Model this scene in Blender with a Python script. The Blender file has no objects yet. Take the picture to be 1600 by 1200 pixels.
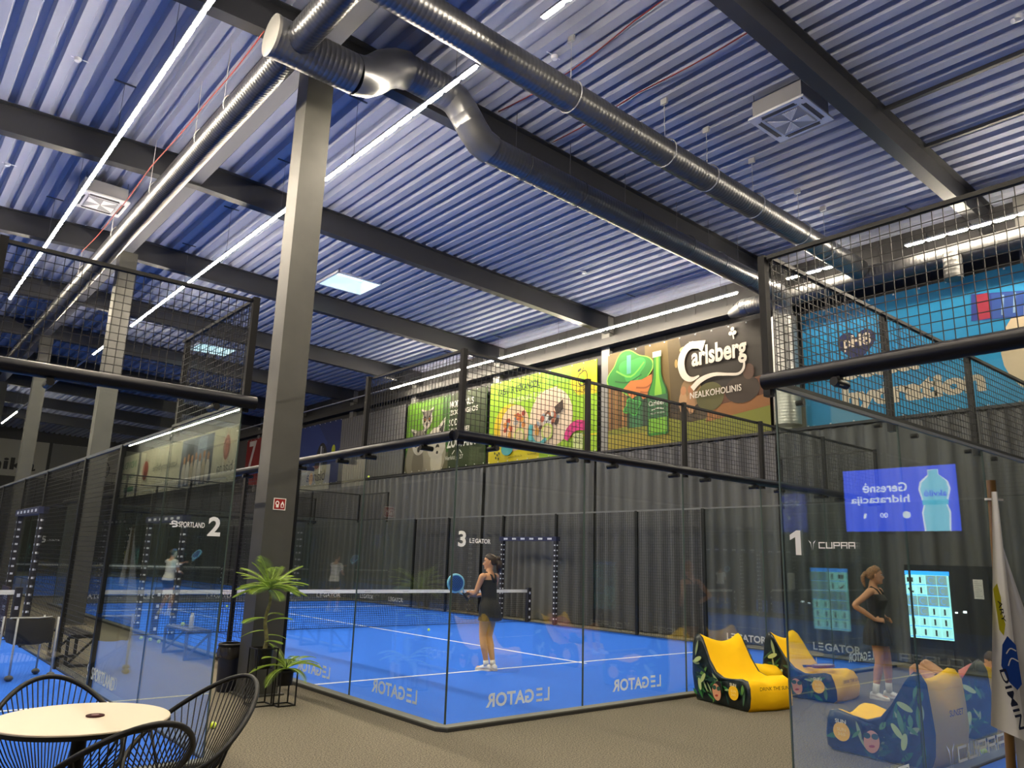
import bpy, math, random
import numpy as np
from mathutils import Vector, Matrix

random.seed(7)
rng = np.random.RandomState(5)
S = bpy.context.scene
COL = S.collection
PI = math.pi

# ------------------------------------------------------------------ camera
cam_d = bpy.data.cameras.new('camera')
cam = bpy.data.objects.new('camera', cam_d)
COL.objects.link(cam)
F_PX, YAW, PITCH, ROLL, CAM_H = 1196.15, 0.87243454, 0.22552792, 0.03093968, 1.70998
fw = Vector((math.cos(PITCH) * math.cos(YAW), math.cos(PITCH) * math.sin(YAW), math.sin(PITCH)))
rt = Vector((math.sin(YAW), -math.cos(YAW), 0))
up = rt.cross(fw)
rt2 = rt * math.cos(ROLL) + up * math.sin(ROLL)
up2 = up * math.cos(ROLL) - rt * math.sin(ROLL)
cam.matrix_world = Matrix(((rt2.x, up2.x, -fw.x, 0), (rt2.y, up2.y, -fw.y, 0),
                           (rt2.z, up2.z, -fw.z, CAM_H), (0, 0, 0, 1)))
cam_d.sensor_width = 36.0
cam_d.lens = F_PX / 1600 * 36.0
cam_d.clip_start = 0.05
cam_d.clip_end = 300
S.camera = cam

# ------------------------------------------------------------------ world, light levels, exposure
LED = 150.0             # radiance of the ceiling LED modules
LED_COL = (1.0, 0.86, 0.66)
world = bpy.data.worlds.new('sky')
S.world = world
world.use_nodes = True
bg = world.node_tree.nodes['Background']
bg.inputs[0].default_value = (0.72, 0.92, 1.0, 1)
bg.inputs[1].default_value = 2.2
S.view_settings.view_transform = 'Standard'
S.view_settings.look = 'None'
S.view_settings.gamma = 1
S.view_settings.exposure = 1.15
S.view_settings.use_curve_mapping = False
S.cycles.max_bounces = 9
S.cycles.diffuse_bounces = 4
S.cycles.glossy_bounces = 4
S.cycles.transmission_bounces = 4
S.cycles.transparent_max_bounces = 48
S.cycles.caustics_reflective = False
S.cycles.caustics_refractive = False
S.cycles.sample_clamp_indirect = 4.0

# ------------------------------------------------------------------ materials
def lin(c):
    if isinstance(c, str):
        c = c.lstrip('#')
        c = [int(c[i:i + 2], 16) / 255 for i in (0, 2, 4)]
        return tuple(x / 12.92 if x <= 0.04045 else ((x + 0.055) / 1.055) ** 2.4 for x in c)
    return tuple(c)

MATS = {}
def mat(name, color, rough=0.6, metal=0.0, emit=0.0, spec=0.5, noise=None, bump=None):
    if name in MATS:
        return MATS[name]
    m = bpy.data.materials.new(name)
    m.use_nodes = True
    nt = m.node_tree
    b = nt.nodes['Principled BSDF']
    c = lin(color)
    b.inputs['Base Color'].default_value = (*c, 1)
    b.inputs['Roughness'].default_value = rough
    b.inputs['Metallic'].default_value = metal
    b.inputs['Specular IOR Level'].default_value = spec
    if emit:
        b.inputs['Emission Color'].default_value = (*c, 1)
        b.inputs['Emission Strength'].default_value = emit
    if noise:                       # (scale, darker factor, lighter factor)
        tc = nt.nodes.new('ShaderNodeTexCoord')
        n = nt.nodes.new('ShaderNodeTexNoise')
        n.inputs['Scale'].default_value = noise[0]
        n.inputs['Detail'].default_value = 4
        r = nt.nodes.new('ShaderNodeValToRGB')
        r.color_ramp.elements[0].position = 0.35
        r.color_ramp.elements[1].position = 0.65
        r.color_ramp.elements[0].color = (*[x * noise[1] for x in c], 1)
        r.color_ramp.elements[1].color = (*[min(1, x * noise[2]) for x in c], 1)
        nt.links.new(tc.outputs['Object'], n.inputs['Vector'])
        nt.links.new(n.outputs['Fac'], r.inputs['Fac'])
        nt.links.new(r.outputs['Color'], b.inputs['Base Color'])
    if bump:                        # (scale, strength)
        tc = nt.nodes.new('ShaderNodeTexCoord')
        n = nt.nodes.new('ShaderNodeTexNoise')
        n.inputs['Scale'].default_value = bump[0]
        n.inputs['Detail'].default_value = 5
        bp = nt.nodes.new('ShaderNodeBump')
        bp.inputs['Strength'].default_value = bump[1]
        bp.inputs['Distance'].default_value = 0.01
        nt.links.new(tc.outputs['Object'], n.inputs['Vector'])
        nt.links.new(n.outputs['Fac'], bp.inputs['Height'])
        nt.links.new(bp.outputs['Normal'], b.inputs['Normal'])
    MATS[name] = m
    return m

def paint(c, rough=0.55, spec=0.3):
    key = c if isinstance(c, str) else '%.3f_%.3f_%.3f' % tuple(c)
    return mat('print ' + key, c, rough, spec=spec)

def glass_mat(name, tint, f0=0.04, gain=1.0):
    m = bpy.data.materials.new(name)
    m.use_nodes = True
    nt = m.node_tree
    nt.nodes.clear()
    out = nt.nodes.new('ShaderNodeOutputMaterial')
    tr = nt.nodes.new('ShaderNodeBsdfTransparent')
    tr.inputs[0].default_value = (*tint, 1)
    gl = nt.nodes.new('ShaderNodeBsdfGlossy')
    gl.inputs['Roughness'].default_value = 0.0
    gl.inputs['Color'].default_value = (0.95, 1, 0.97, 1)
    lw = nt.nodes.new('ShaderNodeLayerWeight')
    lw.inputs['Blend'].default_value = 0.5
    pw = nt.nodes.new('ShaderNodeMath')
    pw.operation = 'POWER'
    pw.inputs[1].default_value = 5.0
    ma = nt.nodes.new('ShaderNodeMath')
    ma.operation = 'MULTIPLY_ADD'
    ma.inputs[1].default_value = (1 - f0) * gain
    ma.inputs[2].default_value = f0 * gain
    mx = nt.nodes.new('ShaderNodeMixShader')
    nt.links.new(lw.outputs['Facing'], pw.inputs[0])
    nt.links.new(pw.outputs[0], ma.inputs[0])
    nt.links.new(ma.outputs[0], mx.inputs[0])
    nt.links.new(tr.outputs[0], mx.inputs[1])
    nt.links.new(gl.outputs[0], mx.inputs[2])
    nt.links.new(mx.outputs[0], out.inputs['Surface'])
    return m

M_GLASS = glass_mat('court glass', (0.95, 0.975, 0.96), 0.058)
M_EDGE = mat('glass edge', (0.07, 0.10, 0.09), 0.25)
M_CARPET = mat('carpet', (0.150, 0.136, 0.104), 0.95, spec=0.1, noise=(75, 0.45, 1.6), bump=(120, 0.8))
M_TURF = mat('blue turf', (0.028, 0.155, 0.74), 0.85, spec=0.15, noise=(90, 0.86, 1.1), bump=(400, 0.3))
M_LINE = mat('white line', (0.78, 0.80, 0.82), 0.8)
M_KERB = mat('grey kerb', (0.13, 0.135, 0.12), 0.55)
M_KERBD = mat('kerb edge', (0.02, 0.02, 0.02), 0.6)
M_ROOF = mat('galvanised deck', (0.36, 0.39, 0.50), 0.55, spec=0.35)
M_BEAM = mat('anthracite steel', (0.030, 0.032, 0.038), 0.45)
M_GIRDER = mat('grey girder steel', (0.10, 0.105, 0.125), 0.5)
M_COLUMN = mat('column paint', (0.055, 0.055, 0.048), 0.42, noise=(3, 0.9, 1.08))
M_DUCT = mat('duct metal', (0.14, 0.145, 0.155), 0.34, 0.75)
M_DULL = mat('dull duct metal', (0.11, 0.11, 0.11), 0.5, 0.6)
M_CAP = mat('duct cap', (0.20, 0.20, 0.195), 0.5, 0.4)
M_WHITE = mat('white plastic', (0.75, 0.76, 0.80), 0.4)
M_BLACK = mat('black metal', (0.008, 0.008, 0.008), 0.45, spec=0.25)
M_FRAME = mat('court frame black', (0.007, 0.007, 0.008), 0.45, spec=0.2)
M_WIRE = mat('fence wire', (0.012, 0.012, 0.012), 0.4, spec=0.3)
M_RAIL = mat('rail blue black', (0.004, 0.005, 0.010), 0.4, spec=0.2)
M_CURTAIN = mat('grey curtain', (0.115, 0.115, 0.115), 0.85, spec=0.15)
M_WALLD = mat('dark wall panel', (0.026, 0.026, 0.028), 0.7)
M_WALLG = mat('grey wall panel', (0.11, 0.11, 0.11), 0.7)
M_STEELG = mat('post grey', (0.13, 0.13, 0.125), 0.5)
M_YELLOW = mat('yellow fabric', (0.93, 0.56, 0.003), 0.8, spec=0.2, bump=(9, 0.5))
M_SKIN = mat('skin', (0.52, 0.27, 0.15), 0.55, spec=0.35)
M_CLOTH = mat('black sports cloth', (0.010, 0.010, 0.011), 0.75)
M_WCLOTH = mat('white cloth', (0.74, 0.72, 0.66), 0.8)
M_CORD = mat('black cord', (0.010, 0.010, 0.010), 0.5)
M_RUBBER = mat('black rubber', (0.015, 0.015, 0.016), 0.55)
M_LEAF = mat('palm leaf', (0.30, 0.44, 0.06), 0.5, noise=(6, 0.7, 1.3))
M_TRUNK = mat('palm trunk', (0.16, 0.15, 0.05), 0.8, noise=(20, 0.6, 1.3))
M_BALL = mat('tennis ball felt', (0.62, 0.80, 0.05), 0.9)
M_PADS = mat('dark padding', (0.015, 0.014, 0.02), 0.6)
M_LED = None

def led_mat():
    m = bpy.data.materials.new('led light')
    m.use_nodes = True
    nt = m.node_tree
    nt.nodes.clear()
    o = nt.nodes.new('ShaderNodeOutputMaterial')
    e = nt.nodes.new('ShaderNodeEmission')
    e.inputs[0].default_value = (*LED_COL, 1)
    e.inputs[1].default_value = LED
    nt.links.new(e.outputs[0], o.inputs['Surface'])
    return m
M_LED = led_mat()

# ------------------------------------------------------------------ mesh helpers
class MB:
    def __init__(self):
        self.v, self.f, self.mi, self.mats = [], [], [], []
    def mid(self, m):
        if m is None:
            return 0
        if m not in self.mats:
            self.mats.append(m)
        return self.mats.index(m)
    def add(self, vs, fs, m=None):
        o = len(self.v)
        self.v.extend([tuple(v) for v in vs])
        k = self.mid(m)
        for f in fs:
            self.f.append([i + o for i in f])
            self.mi.append(k)
    def box(self, a, b, m=None):
        x0, y0, z0 = [min(p, q) for p, q in zip(a, b)]
        x1, y1, z1 = [max(p, q) for p, q in zip(a, b)]
        self.add([(x0, y0, z0), (x1, y0, z0), (x1, y1, z0), (x0, y1, z0),
                  (x0, y0, z1), (x1, y0, z1), (x1, y1, z1), (x0, y1, z1)],
                 [(0, 3, 2, 1), (4, 5, 6, 7), (0, 1, 5, 4), (1, 2, 6, 5), (2, 3, 7, 6), (3, 0, 4, 7)], m)
    def cbox(self, c, s, m=None):
        self.box([c[i] - s[i] / 2 for i in range(3)], [c[i] + s[i] / 2 for i in range(3)], m)
    def bar(self, p, q, w, h=None, m=None, caps=True, upv=None):
        h = h or w
        p, q = Vector(p), Vector(q)
        d = (q - p).normalized()
        ref = Vector(upv) if upv else (Vector((0, 0, 1)) if abs(d.z) < 0.9 else Vector((1, 0, 0)))
        s = d.cross(ref).normalized()
        t = s.cross(d).normalized()
        vs = []
        for c in (p, q):
            for a, b in ((-1, -1), (1, -1), (1, 1), (-1, 1)):
                vs.append(c + s * (a * w / 2) + t * (b * h / 2))
        fs = [(0, 1, 5, 4), (1, 2, 6, 5), (2, 3, 7, 6), (3, 0, 4, 7)]
        if caps:
            fs += [(3, 2, 1, 0), (4, 5, 6, 7)]
        self.add(vs, fs, m)
    def tube(self, path, r, seg=10, m=None, closed=False, caps=True):
        P = [Vector(p) for p in path]
        n = len(P)
        R = list(r) if hasattr(r, '__len__') else [r] * n
        d0 = (P[1] - P[0]).normalized()
        ref = Vector((0, 0, 1)) if abs(d0.z) < 0.9 else Vector((1, 0, 0))
        s = d0.cross(ref).normalized()
        vs, fs = [], []
        for i in range(n):
            if closed:
                d = (P[(i + 1) % n] - P[i - 1]).normalized()
            else:
                d = (P[min(i + 1, n - 1)] - P[max(i - 1, 0)]).normalized()
            s = (s - d * s.dot(d)).normalized()
            t = d.cross(s)
            for k in range(seg):
                a = 2 * PI * k / seg
                vs.append(P[i] + (s * math.cos(a) + t * math.sin(a)) * R[i])
        for i in range(n if closed else n - 1):
            j = (i + 1) % n
            for k in range(seg):
                l = (k + 1) % seg
                fs.append((i * seg + k, i * seg + l, j * seg + l, j * seg + k))
        if caps and not closed:
            fs.append(tuple(range(seg))[::-1])
            fs.append(tuple((n - 1) * seg + k for k in range(seg)))
        self.add(vs, fs, m)
    def rings(self, rings, m=None, cap0=True, cap1=True, closed=True):
        seg = len(rings[0])
        vs = [p for r in rings for p in r]
        fs = []
        for i in range(len(rings) - 1):
            for k in range(seg if closed else seg - 1):
                l = (k + 1) % seg
                fs.append((i * seg + k, i * seg + l, (i + 1) * seg + l, (i + 1) * seg + k))
        if cap0:
            fs.append(tuple(range(seg))[::-1])
        if cap1:
            fs.append(tuple((len(rings) - 1) * seg + k for k in range(seg)))
        self.add(vs, fs, m)
    def sphere(self, c, r, m=None, nu=12, nv=8):
        rx, ry, rz = r if hasattr(r, '__len__') else (r, r, r)
        rg = []
        for j in range(1, nv):
            a = PI * j / nv
            rg.append([(c[0] + rx * math.sin(a) * math.cos(2 * PI * k / nu),
                        c[1] + ry * math.sin(a) * math.sin(2 * PI * k / nu),
                        c[2] - rz * math.cos(a)) for k in range(nu)])
        o = len(self.v)
        self.rings(rg, m, False, False)
        n = len(self.v)
        self.v += [(c[0], c[1], c[2] - rz), (c[0], c[1], c[2] + rz)]
        k_ = self.mid(m)
        last = o + (nv - 2) * nu
        for k in range(nu):
            l = (k + 1) % nu
            self.f.append([o + l, o + k, n]); self.mi.append(k_)
            self.f.append([last + k, last + l, n + 1]); self.mi.append(k_)
    def lathe(self, prof, c=(0, 0, 0), seg=20, m=None):
        rg = [[(c[0] + r * math.cos(2 * PI * k / seg), c[1] + r * math.sin(2 * PI * k / seg), c[2] + z)
               for k in range(seg)] for r, z in prof]
        self.rings(rg, m)
    def xf(self, M):
        self.v = [tuple(M @ Vector(v)) for v in self.v]
        return self
    def build(self, name, m=None, parent=None, smooth=False, auto=None):
        me = bpy.data.meshes.new(name)
        me.from_pydata(self.v, [], self.f)
        ms = self.mats if self.mats else ([m] if m else [])
        for x in ms:
            me.materials.append(x)
        if self.mats:
            me.polygons.foreach_set('material_index', self.mi)
        if smooth:
            me.polygons.foreach_set('use_smooth', [True] * len(me.polygons))
            if auto:
                try:
                    me.set_sharp_from_angle(angle=math.radians(auto))
                except Exception:
                    pass
        me.update()
        o = bpy.data.objects.new(name, me)
        COL.objects.link(o)
        if parent:
            o.parent = parent
        return o

def tag(o, label, cat, group=None, kind=None):
    o['label'] = label
    o['category'] = cat
    if group:
        o['group'] = group
    if kind:
        o['kind'] = kind
    return o
def empty(name, label, cat, loc=(0, 0, 0), rz=0.0, group=None):
    o = bpy.data.objects.new(name, None)
    o.empty_display_size = 0.1
    COL.objects.link(o)
    o.location = loc
    o.rotation_euler = (0, 0, rz)
    return tag(o, label, cat, group)
def struct(o, label=None):
    o['kind'] = 'structure'
    if label:
        o['label'] = label
    return o
def part(o, label):
    o['label'] = label
    return o
def copy_tree(src, loc=None, rz=None, parent=None):
    c = src.copy()
    COL.objects.link(c)
    if parent:
        c.parent = parent
    if loc is not None:
        c.location = loc
    if rz is not None:
        c.rotation_euler = (0, 0, rz)
    for ch in list(src.children):
        copy_tree(ch, parent=c)
    return c

# ------------------------------------------------------------------ lettering and printed pictures
TXT = {}
def text2d(s, bold=0.0, shear=0.0):
    key = (s, bold, shear)
    if key in TXT:
        return TXT[key]
    cu = bpy.data.curves.new('lettering', 'FONT')
    cu.body = s
    cu.offset = bold
    cu.shear = shear
    cu.resolution_u = 3
    o = bpy.data.objects.new('lettering', cu)
    COL.objects.link(o)
    dg = bpy.context.evaluated_depsgraph_get()
    me = o.evaluated_get(dg).to_mesh()
    vs = np.array([v.co[:2] for v in me.vertices]) if len(me.vertices) else np.zeros((1, 2))
    fs = [list(p.vertices) for p in me.polygons]
    o.evaluated_get(dg).to_mesh_clear()
    bpy.data.objects.remove(o)
    bpy.data.curves.remove(cu)
    vs = vs - vs.min(0)
    TXT[key] = (vs, fs)
    return TXT[key]

class Art:
    """flat prints on a plane: origin, u (reading direction), v (up), n (towards the reader)"""
    def __init__(self, o, u, v, n=None, lift=0.004):
        self.o, self.u, self.v = Vector(o), Vector(u), Vector(v)
        self.n = Vector(n) if n else self.u.cross(self.v)
        self.g, self.k, self.lift = {}, 0, lift
    def mb(self, g):
        return self.g.setdefault(g, MB())
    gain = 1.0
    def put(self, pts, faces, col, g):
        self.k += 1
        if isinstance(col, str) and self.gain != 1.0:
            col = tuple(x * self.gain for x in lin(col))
        off = self.n * (self.lift + 0.0009 * self.k)
        vs = [self.o + self.u * p[0] + self.v * p[1] + off for p in pts]
        self.mb(g).add(vs, faces, col if isinstance(col, bpy.types.Material) else paint(col))
    def poly(self, pts, col, g='picture'):
        self.put(pts, [tuple(range(len(pts)))], col, g)
    def rect(self, x, y, w, h, col, g='picture'):
        self.poly([(x, y), (x + w, y), (x + w, y + h), (x, y + h)], col, g)
    def ell(self, cx, cy, rx, ry, col, g='picture', rot=0.0, n=24):
        c, s = math.cos(rot), math.sin(rot)
        self.poly([(cx + rx * math.cos(2 * PI * k / n) * c - ry * math.sin(2 * PI * k / n) * s,
                    cy + rx * math.cos(2 * PI * k / n) * s + ry * math.sin(2 * PI * k / n) * c) for k in range(n)], col, g)
    def stroke(self, pts, w, col, g='picture', smooth=True):
        if smooth and len(pts) > 2:
            P = [np.array(p, float) for p in pts]
            W_ = list(w) if hasattr(w, '__len__') else [w] * len(P)
            q, ww = [], []
            for i in range(len(P) - 1):
                p0, p1, p2, p3 = P[max(i - 1, 0)], P[i], P[i + 1], P[min(i + 2, len(P) - 1)]
                for t in (0, .25, .5, .75):
                    q.append(.5 * (2 * p1 + (p2 - p0) * t + (2 * p0 - 5 * p1 + 4 * p2 - p3) * t * t + (3 * p1 - p0 - 3 * p2 + p3) * t ** 3))
                    ww.append(W_[i] * (1 - t) + W_[i + 1] * t)
            pts, w = q + [P[-1]], ww + [W_[-1]]
        L, R = [], []
        n = len(pts)
        for i in range(n):
            a = np.array(pts[max(i - 1, 0)]); b = np.array(pts[min(i + 1, n - 1)])
            d = (b - a) / (np.linalg.norm(b - a) + 1e-9)
            ww = w[i] if hasattr(w, '__len__') else w
            q = np.array([-d[1], d[0]]) * ww / 2
            L.append(tuple(np.array(pts[i]) + q)); R.append(tuple(np.array(pts[i]) - q))
        vs = L + R
        self.put(vs, [(i, i + n, i + n + 1, i + 1) for i in range(n - 1)], col, g)
    def txt(self, s, x, y, h, col, w=None, bold=0.0, shear=0.0, g='lettering', rot=0.0):
        vs, fs = text2d(s, bold, shear)
        b = vs.max(0)
        sy = h / b[1]
        sx = (w / b[0]) if w else sy
        c, sn = math.cos(rot), math.sin(rot)
        pts = [(x + p[0] * sx * c - p[1] * sy * sn, y + p[0] * sx * sn + p[1] * sy * c) for p in vs]
        self.put(pts, fs, col, g)
    def build(self, parent, names=None):
        out = {}
        for g, m in self.g.items():
            out[g] = m.build(g, parent=parent)
        return out
def legator(a, x, y, h, w, col, g='lettering'):
    u = w / 6.6
    t = h * 0.19
    a.rect(x, y, t, h, col, g)
    a.rect(x + t, y, u * 0.62 - t, t, col, g)
    ex = x + u * 0.78
    for k in range(3):
        a.rect(ex, y + k * (h - t) / 2, u * 0.66, t, col, g)
    a.txt('GATOR', x + u * 1.68, y, h, col, w=w - u * 1.68, bold=0.03, g=g)
def cupra(a, x, y, h, w, col, logo=True, g='lettering'):
    if logo:
        lw = h * 1.3
        lx, k = x, lw / 2
        for sgn in (-1, 1):
            cx = lx + k
            a.poly([(cx + sgn * k, y + h * 1.3), (cx + sgn * k * 0.35, y + h * 0.95), (cx + sgn * k * 0.12, y - h * 0.3), (cx + sgn * k * 0.42, y + h * 0.75)], col, g)
        x = x + lw * 1.35
        w = w - lw * 1.35
    t = h * 0.17
    n, gp = 5, 0.16
    cw = w / (n + gp * (n - 1))
    for i, ch in enumerate('CUPRA'):
        q = x + i * cw * (1 + gp)
        R = lambda ax, ay, bw, bh: a.rect(q + ax, y + ay, bw, bh, col, g)
        if ch == 'C':
            R(0, 0, t, h); R(t, 0, cw - t, t); R(t, h - t, cw - t, t)
        elif ch == 'U':
            R(0, 0, t, h); R(t, 0, cw - t, t); R(cw - t, t, t, h - t)
        elif ch == 'P':
            R(0, 0, t, h); R(t, h - t, cw - t, t); R(cw - t, h * 0.38, t, h * 0.62 - t); R(t, h * 0.38, cw - 2 * t, t)
        elif ch == 'R':
            R(0, 0, t, h); R(t, h - t, cw - t, t); R(cw - t, h * 0.45, t, h * 0.55 - t); R(t, h * 0.38, cw - 2 * t, t); R(cw - t, 0, t, h * 0.38)
        else:
            R(0, 0, t, h); R(t, h - t, cw - t, t); R(cw - t, 0, t, h - t); R(t, h * 0.35, cw - 2 * t, t)

# ================================================================== large structure
YN, YF, XL, XR = -19.0, 60.0, -8.5, 16.5
RIDGE = 4.2
def zroof(x):
    return 9.37 - 0.035 * (x - RIDGE) if x > RIDGE else 9.37 - 0.04 * (RIDGE - x)

b = MB(); b.box((XL - 0.2, YN - 0.2, -0.25), (XR + 0.7, YF + 0.2, 0.0))
struct(b.build('floor', M_CARPET))

# corrugated roof deck with two skylight openings
SKY = [(8.93, 18.12, 10.29, 19.32), (8.72, 28.42, 10.10, 29.68)]
def roof():
    pitch = 0.32
    prof = [(0, 0), (0.15, 0), (0.185, 0.13), (0.285, 0.13)]
    xs = []
    k0 = int((XL - 0.3 - RIDGE) / pitch) - 1
    k1 = int((XR + 0.6 - RIDGE) / pitch) + 1
    for k in range(k0, k1):
        for dx, dz in prof:
            x = RIDGE + k * pitch + dx
            xs.append((x, zroof(x) + dz))
    ys = sorted({YN - 0.3, YF + 0.3} | {s[1] for s in SKY} | {s[3] for s in SKY})
    m = MB()
    n = len(ys)
    vs = [(x, y, z) for x, z in xs for y in ys]
    fs = []
    for i in range(len(xs) - 1):
        xm = (xs[i][0] + xs[i + 1][0]) / 2
        for j in range(n - 1):
            ym = (ys[j] + ys[j + 1]) / 2
            if any(s[0] < xm < s[2] and s[1] < ym < s[3] for s in SKY):
                continue
            fs.append((i * n + j, i * n + j + 1, (i + 1) * n + j + 1, (i + 1) * n + j))
    m.add(vs, fs)
    return m.build('ceiling', M_ROOF)
struct(roof())
M_PANE = glass_mat('skylight pane', (0.82, 0.95, 0.93))
for i, (x0, y0, x1, y1) in enumerate(SKY):
    z = zroof((x0 + x1) / 2) - 0.02
    m = MB()
    for a, c in (((x0 - .03, y0 - .03), (x0 + .03, y1 + .03)), ((x1 - .03, y0 - .03), (x1 + .03, y1 + .03)),
                 ((x0, y0 - .03), (x1, y0 + .03)), ((x0, y1 - .03), (x1, y1 + .03))):
        m.box((*a, z), (*c, z + 0.42))
    w = struct(m.build('window_%d' % (i + 1), M_WHITE), ['square skylight in the roof deck above the blue court with the dark haired player', 'square skylight seen through the wire top of the glass wall'][i])
    m = MB(); m.box((x0, y0, z + 0.36), (x1, y1, z + 0.375))
    m.build('pane', M_PANE, w)

# walls
b = MB()
for y0 in np.arange(YN, YF, 1.0):
    b.box((XR, y0 + 0.012, 0), (XR + 0.2, y0 + 1.0, 9.3))
b.box((XR + 0.03, YN, 0), (XR + 0.2, YF, 9.2))
struct(b.build('wall_right', M_WALLD))
b = MB(); b.box((XL - 0.2, YN, 0), (XL, YF, 9.2)); struct(b.build('wall_left', M_WALLD))
b = MB(); b.box((XL - 0.2, YF, 0), (XR + 0.7, YF + 0.2, 9.6)); struct(b.build('wall_far', M_WALLD))
b = MB(); b.box((XL - 0.2, YN - 0.2, 0), (XR + 0.7, YN, 9.6)); struct(b.build('wall_near', M_WALLG))

# roof beams running across the hall and the ridge girder
def ibeam(name, p, q, depth, fl, tf=0.018, tw=0.012, m=M_BEAM):
    """p, q = top centre ends"""
    p, q = Vector(p), Vector(q)
    mb = MB()
    dz = Vector((0, 0, 1))
    mb.bar(p - dz * tf / 2, q - dz * tf / 2, fl, tf, upv=(0, 0, 1))
    mb.bar(p - dz * (depth - tf / 2), q - dz * (depth - tf / 2), fl, tf, upv=(0, 0, 1))
    mb.bar(p - dz * depth / 2, q - dz * depth / 2, tw, depth - tf, upv=(0, 0, 1))
    return mb.build(name, m)
BEAM_Y = [-10.8, -5.6, -0.4, 4.80, 9.52, 15.03, 20.18, 25.35, 30.5, 35.7, 40.9, 46.1, 51.3]
for y in BEAM_Y:
    struct(ibeam('beam', (RIDGE, y, zroof(RIDGE)), (XR, y, zroof(XR)), 0.55, 0.22))
    struct(ibeam('beam', (XL, y, zroof(XL)), (RIDGE, y, zroof(RIDGE)), 0.55, 0.22))
struct(ibeam('beam', (4.06, YN, 9.34), (4.06, YF, 9.34), 0.46, 0.34, m=M_GIRDER))

# columns
for i, y in enumerate((-1.3, 9.5, 19.9, 30.35, 40.8)):
    m = MB()
    x0, x1, y0, y1 = 3.96, 4.355, y, y + 0.35
    m.box((x0, y0 + 0.012, 0), (x1, y1 - 0.012, 8.88))
    m.box((x0 - 0.0, y0, 0), (x1, y0 + 0.014, 8.88)); m.box((x0, y1 - 0.014, 0), (x1, y1, 8.88))
    m.box((x0 - 0.06, y0 - 0.06, 0), (x1 + 0.06, y1 + 0.06, 0.02))
    struct(m.build('column', M_COLUMN))
for y in (-5.4, -0.3, 4.15, 9.40, 15.12, 20.28, 25.5, 30.6, 35.8, 41, 46):
    m = MB(); m.box((16.32, y - 0.14, 0), (16.5, y + 0.14, zroof(16.4)))
    m.box((16.30, y - 0.16, 0), (16.32, y + 0.16, zroof(16.4)))
    struct(m.build('column', M_STEELG))
# ledge and lattice tray on the right wall, seams in the roof deck
b = MB(); b.box((16.16, 10.6, 7.98), (16.5, 50, 8.22)); b.box((16.10, 10.6, 7.97), (16.18, 50, 8.0))
struct(b.build('trim_1', mat('ledge dark', (0.022, 0.022, 0.022), 0.6)))
for i, x in enumerate((11.72, 13.27)):
    b = MB(); b.box((x, YN, zroof(x) - 0.06), (x + 0.07, 4.72, zroof(x) + 0.02))
    struct(b.build('trim_%d' % (i + 2), M_BEAM))

# ------------------------------------------------------------------ courts
def wires(mb, o, u, v, w, h, cell=0.0667, t=0.005):
    o, u, v = Vector(o), Vector(u), Vector(v)
    n = max(1, round(w / cell))
    for i in range(n + 1):
        p = o + u * (w * i / n)
        mb.bar(p, p + v * h, t, t, caps=False)
    n = max(1, round(h / cell))
    for i in range(n + 1):
        p = o + v * (h * i / n)
        mb.bar(p, p + u * w, t, t, caps=False)

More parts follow.
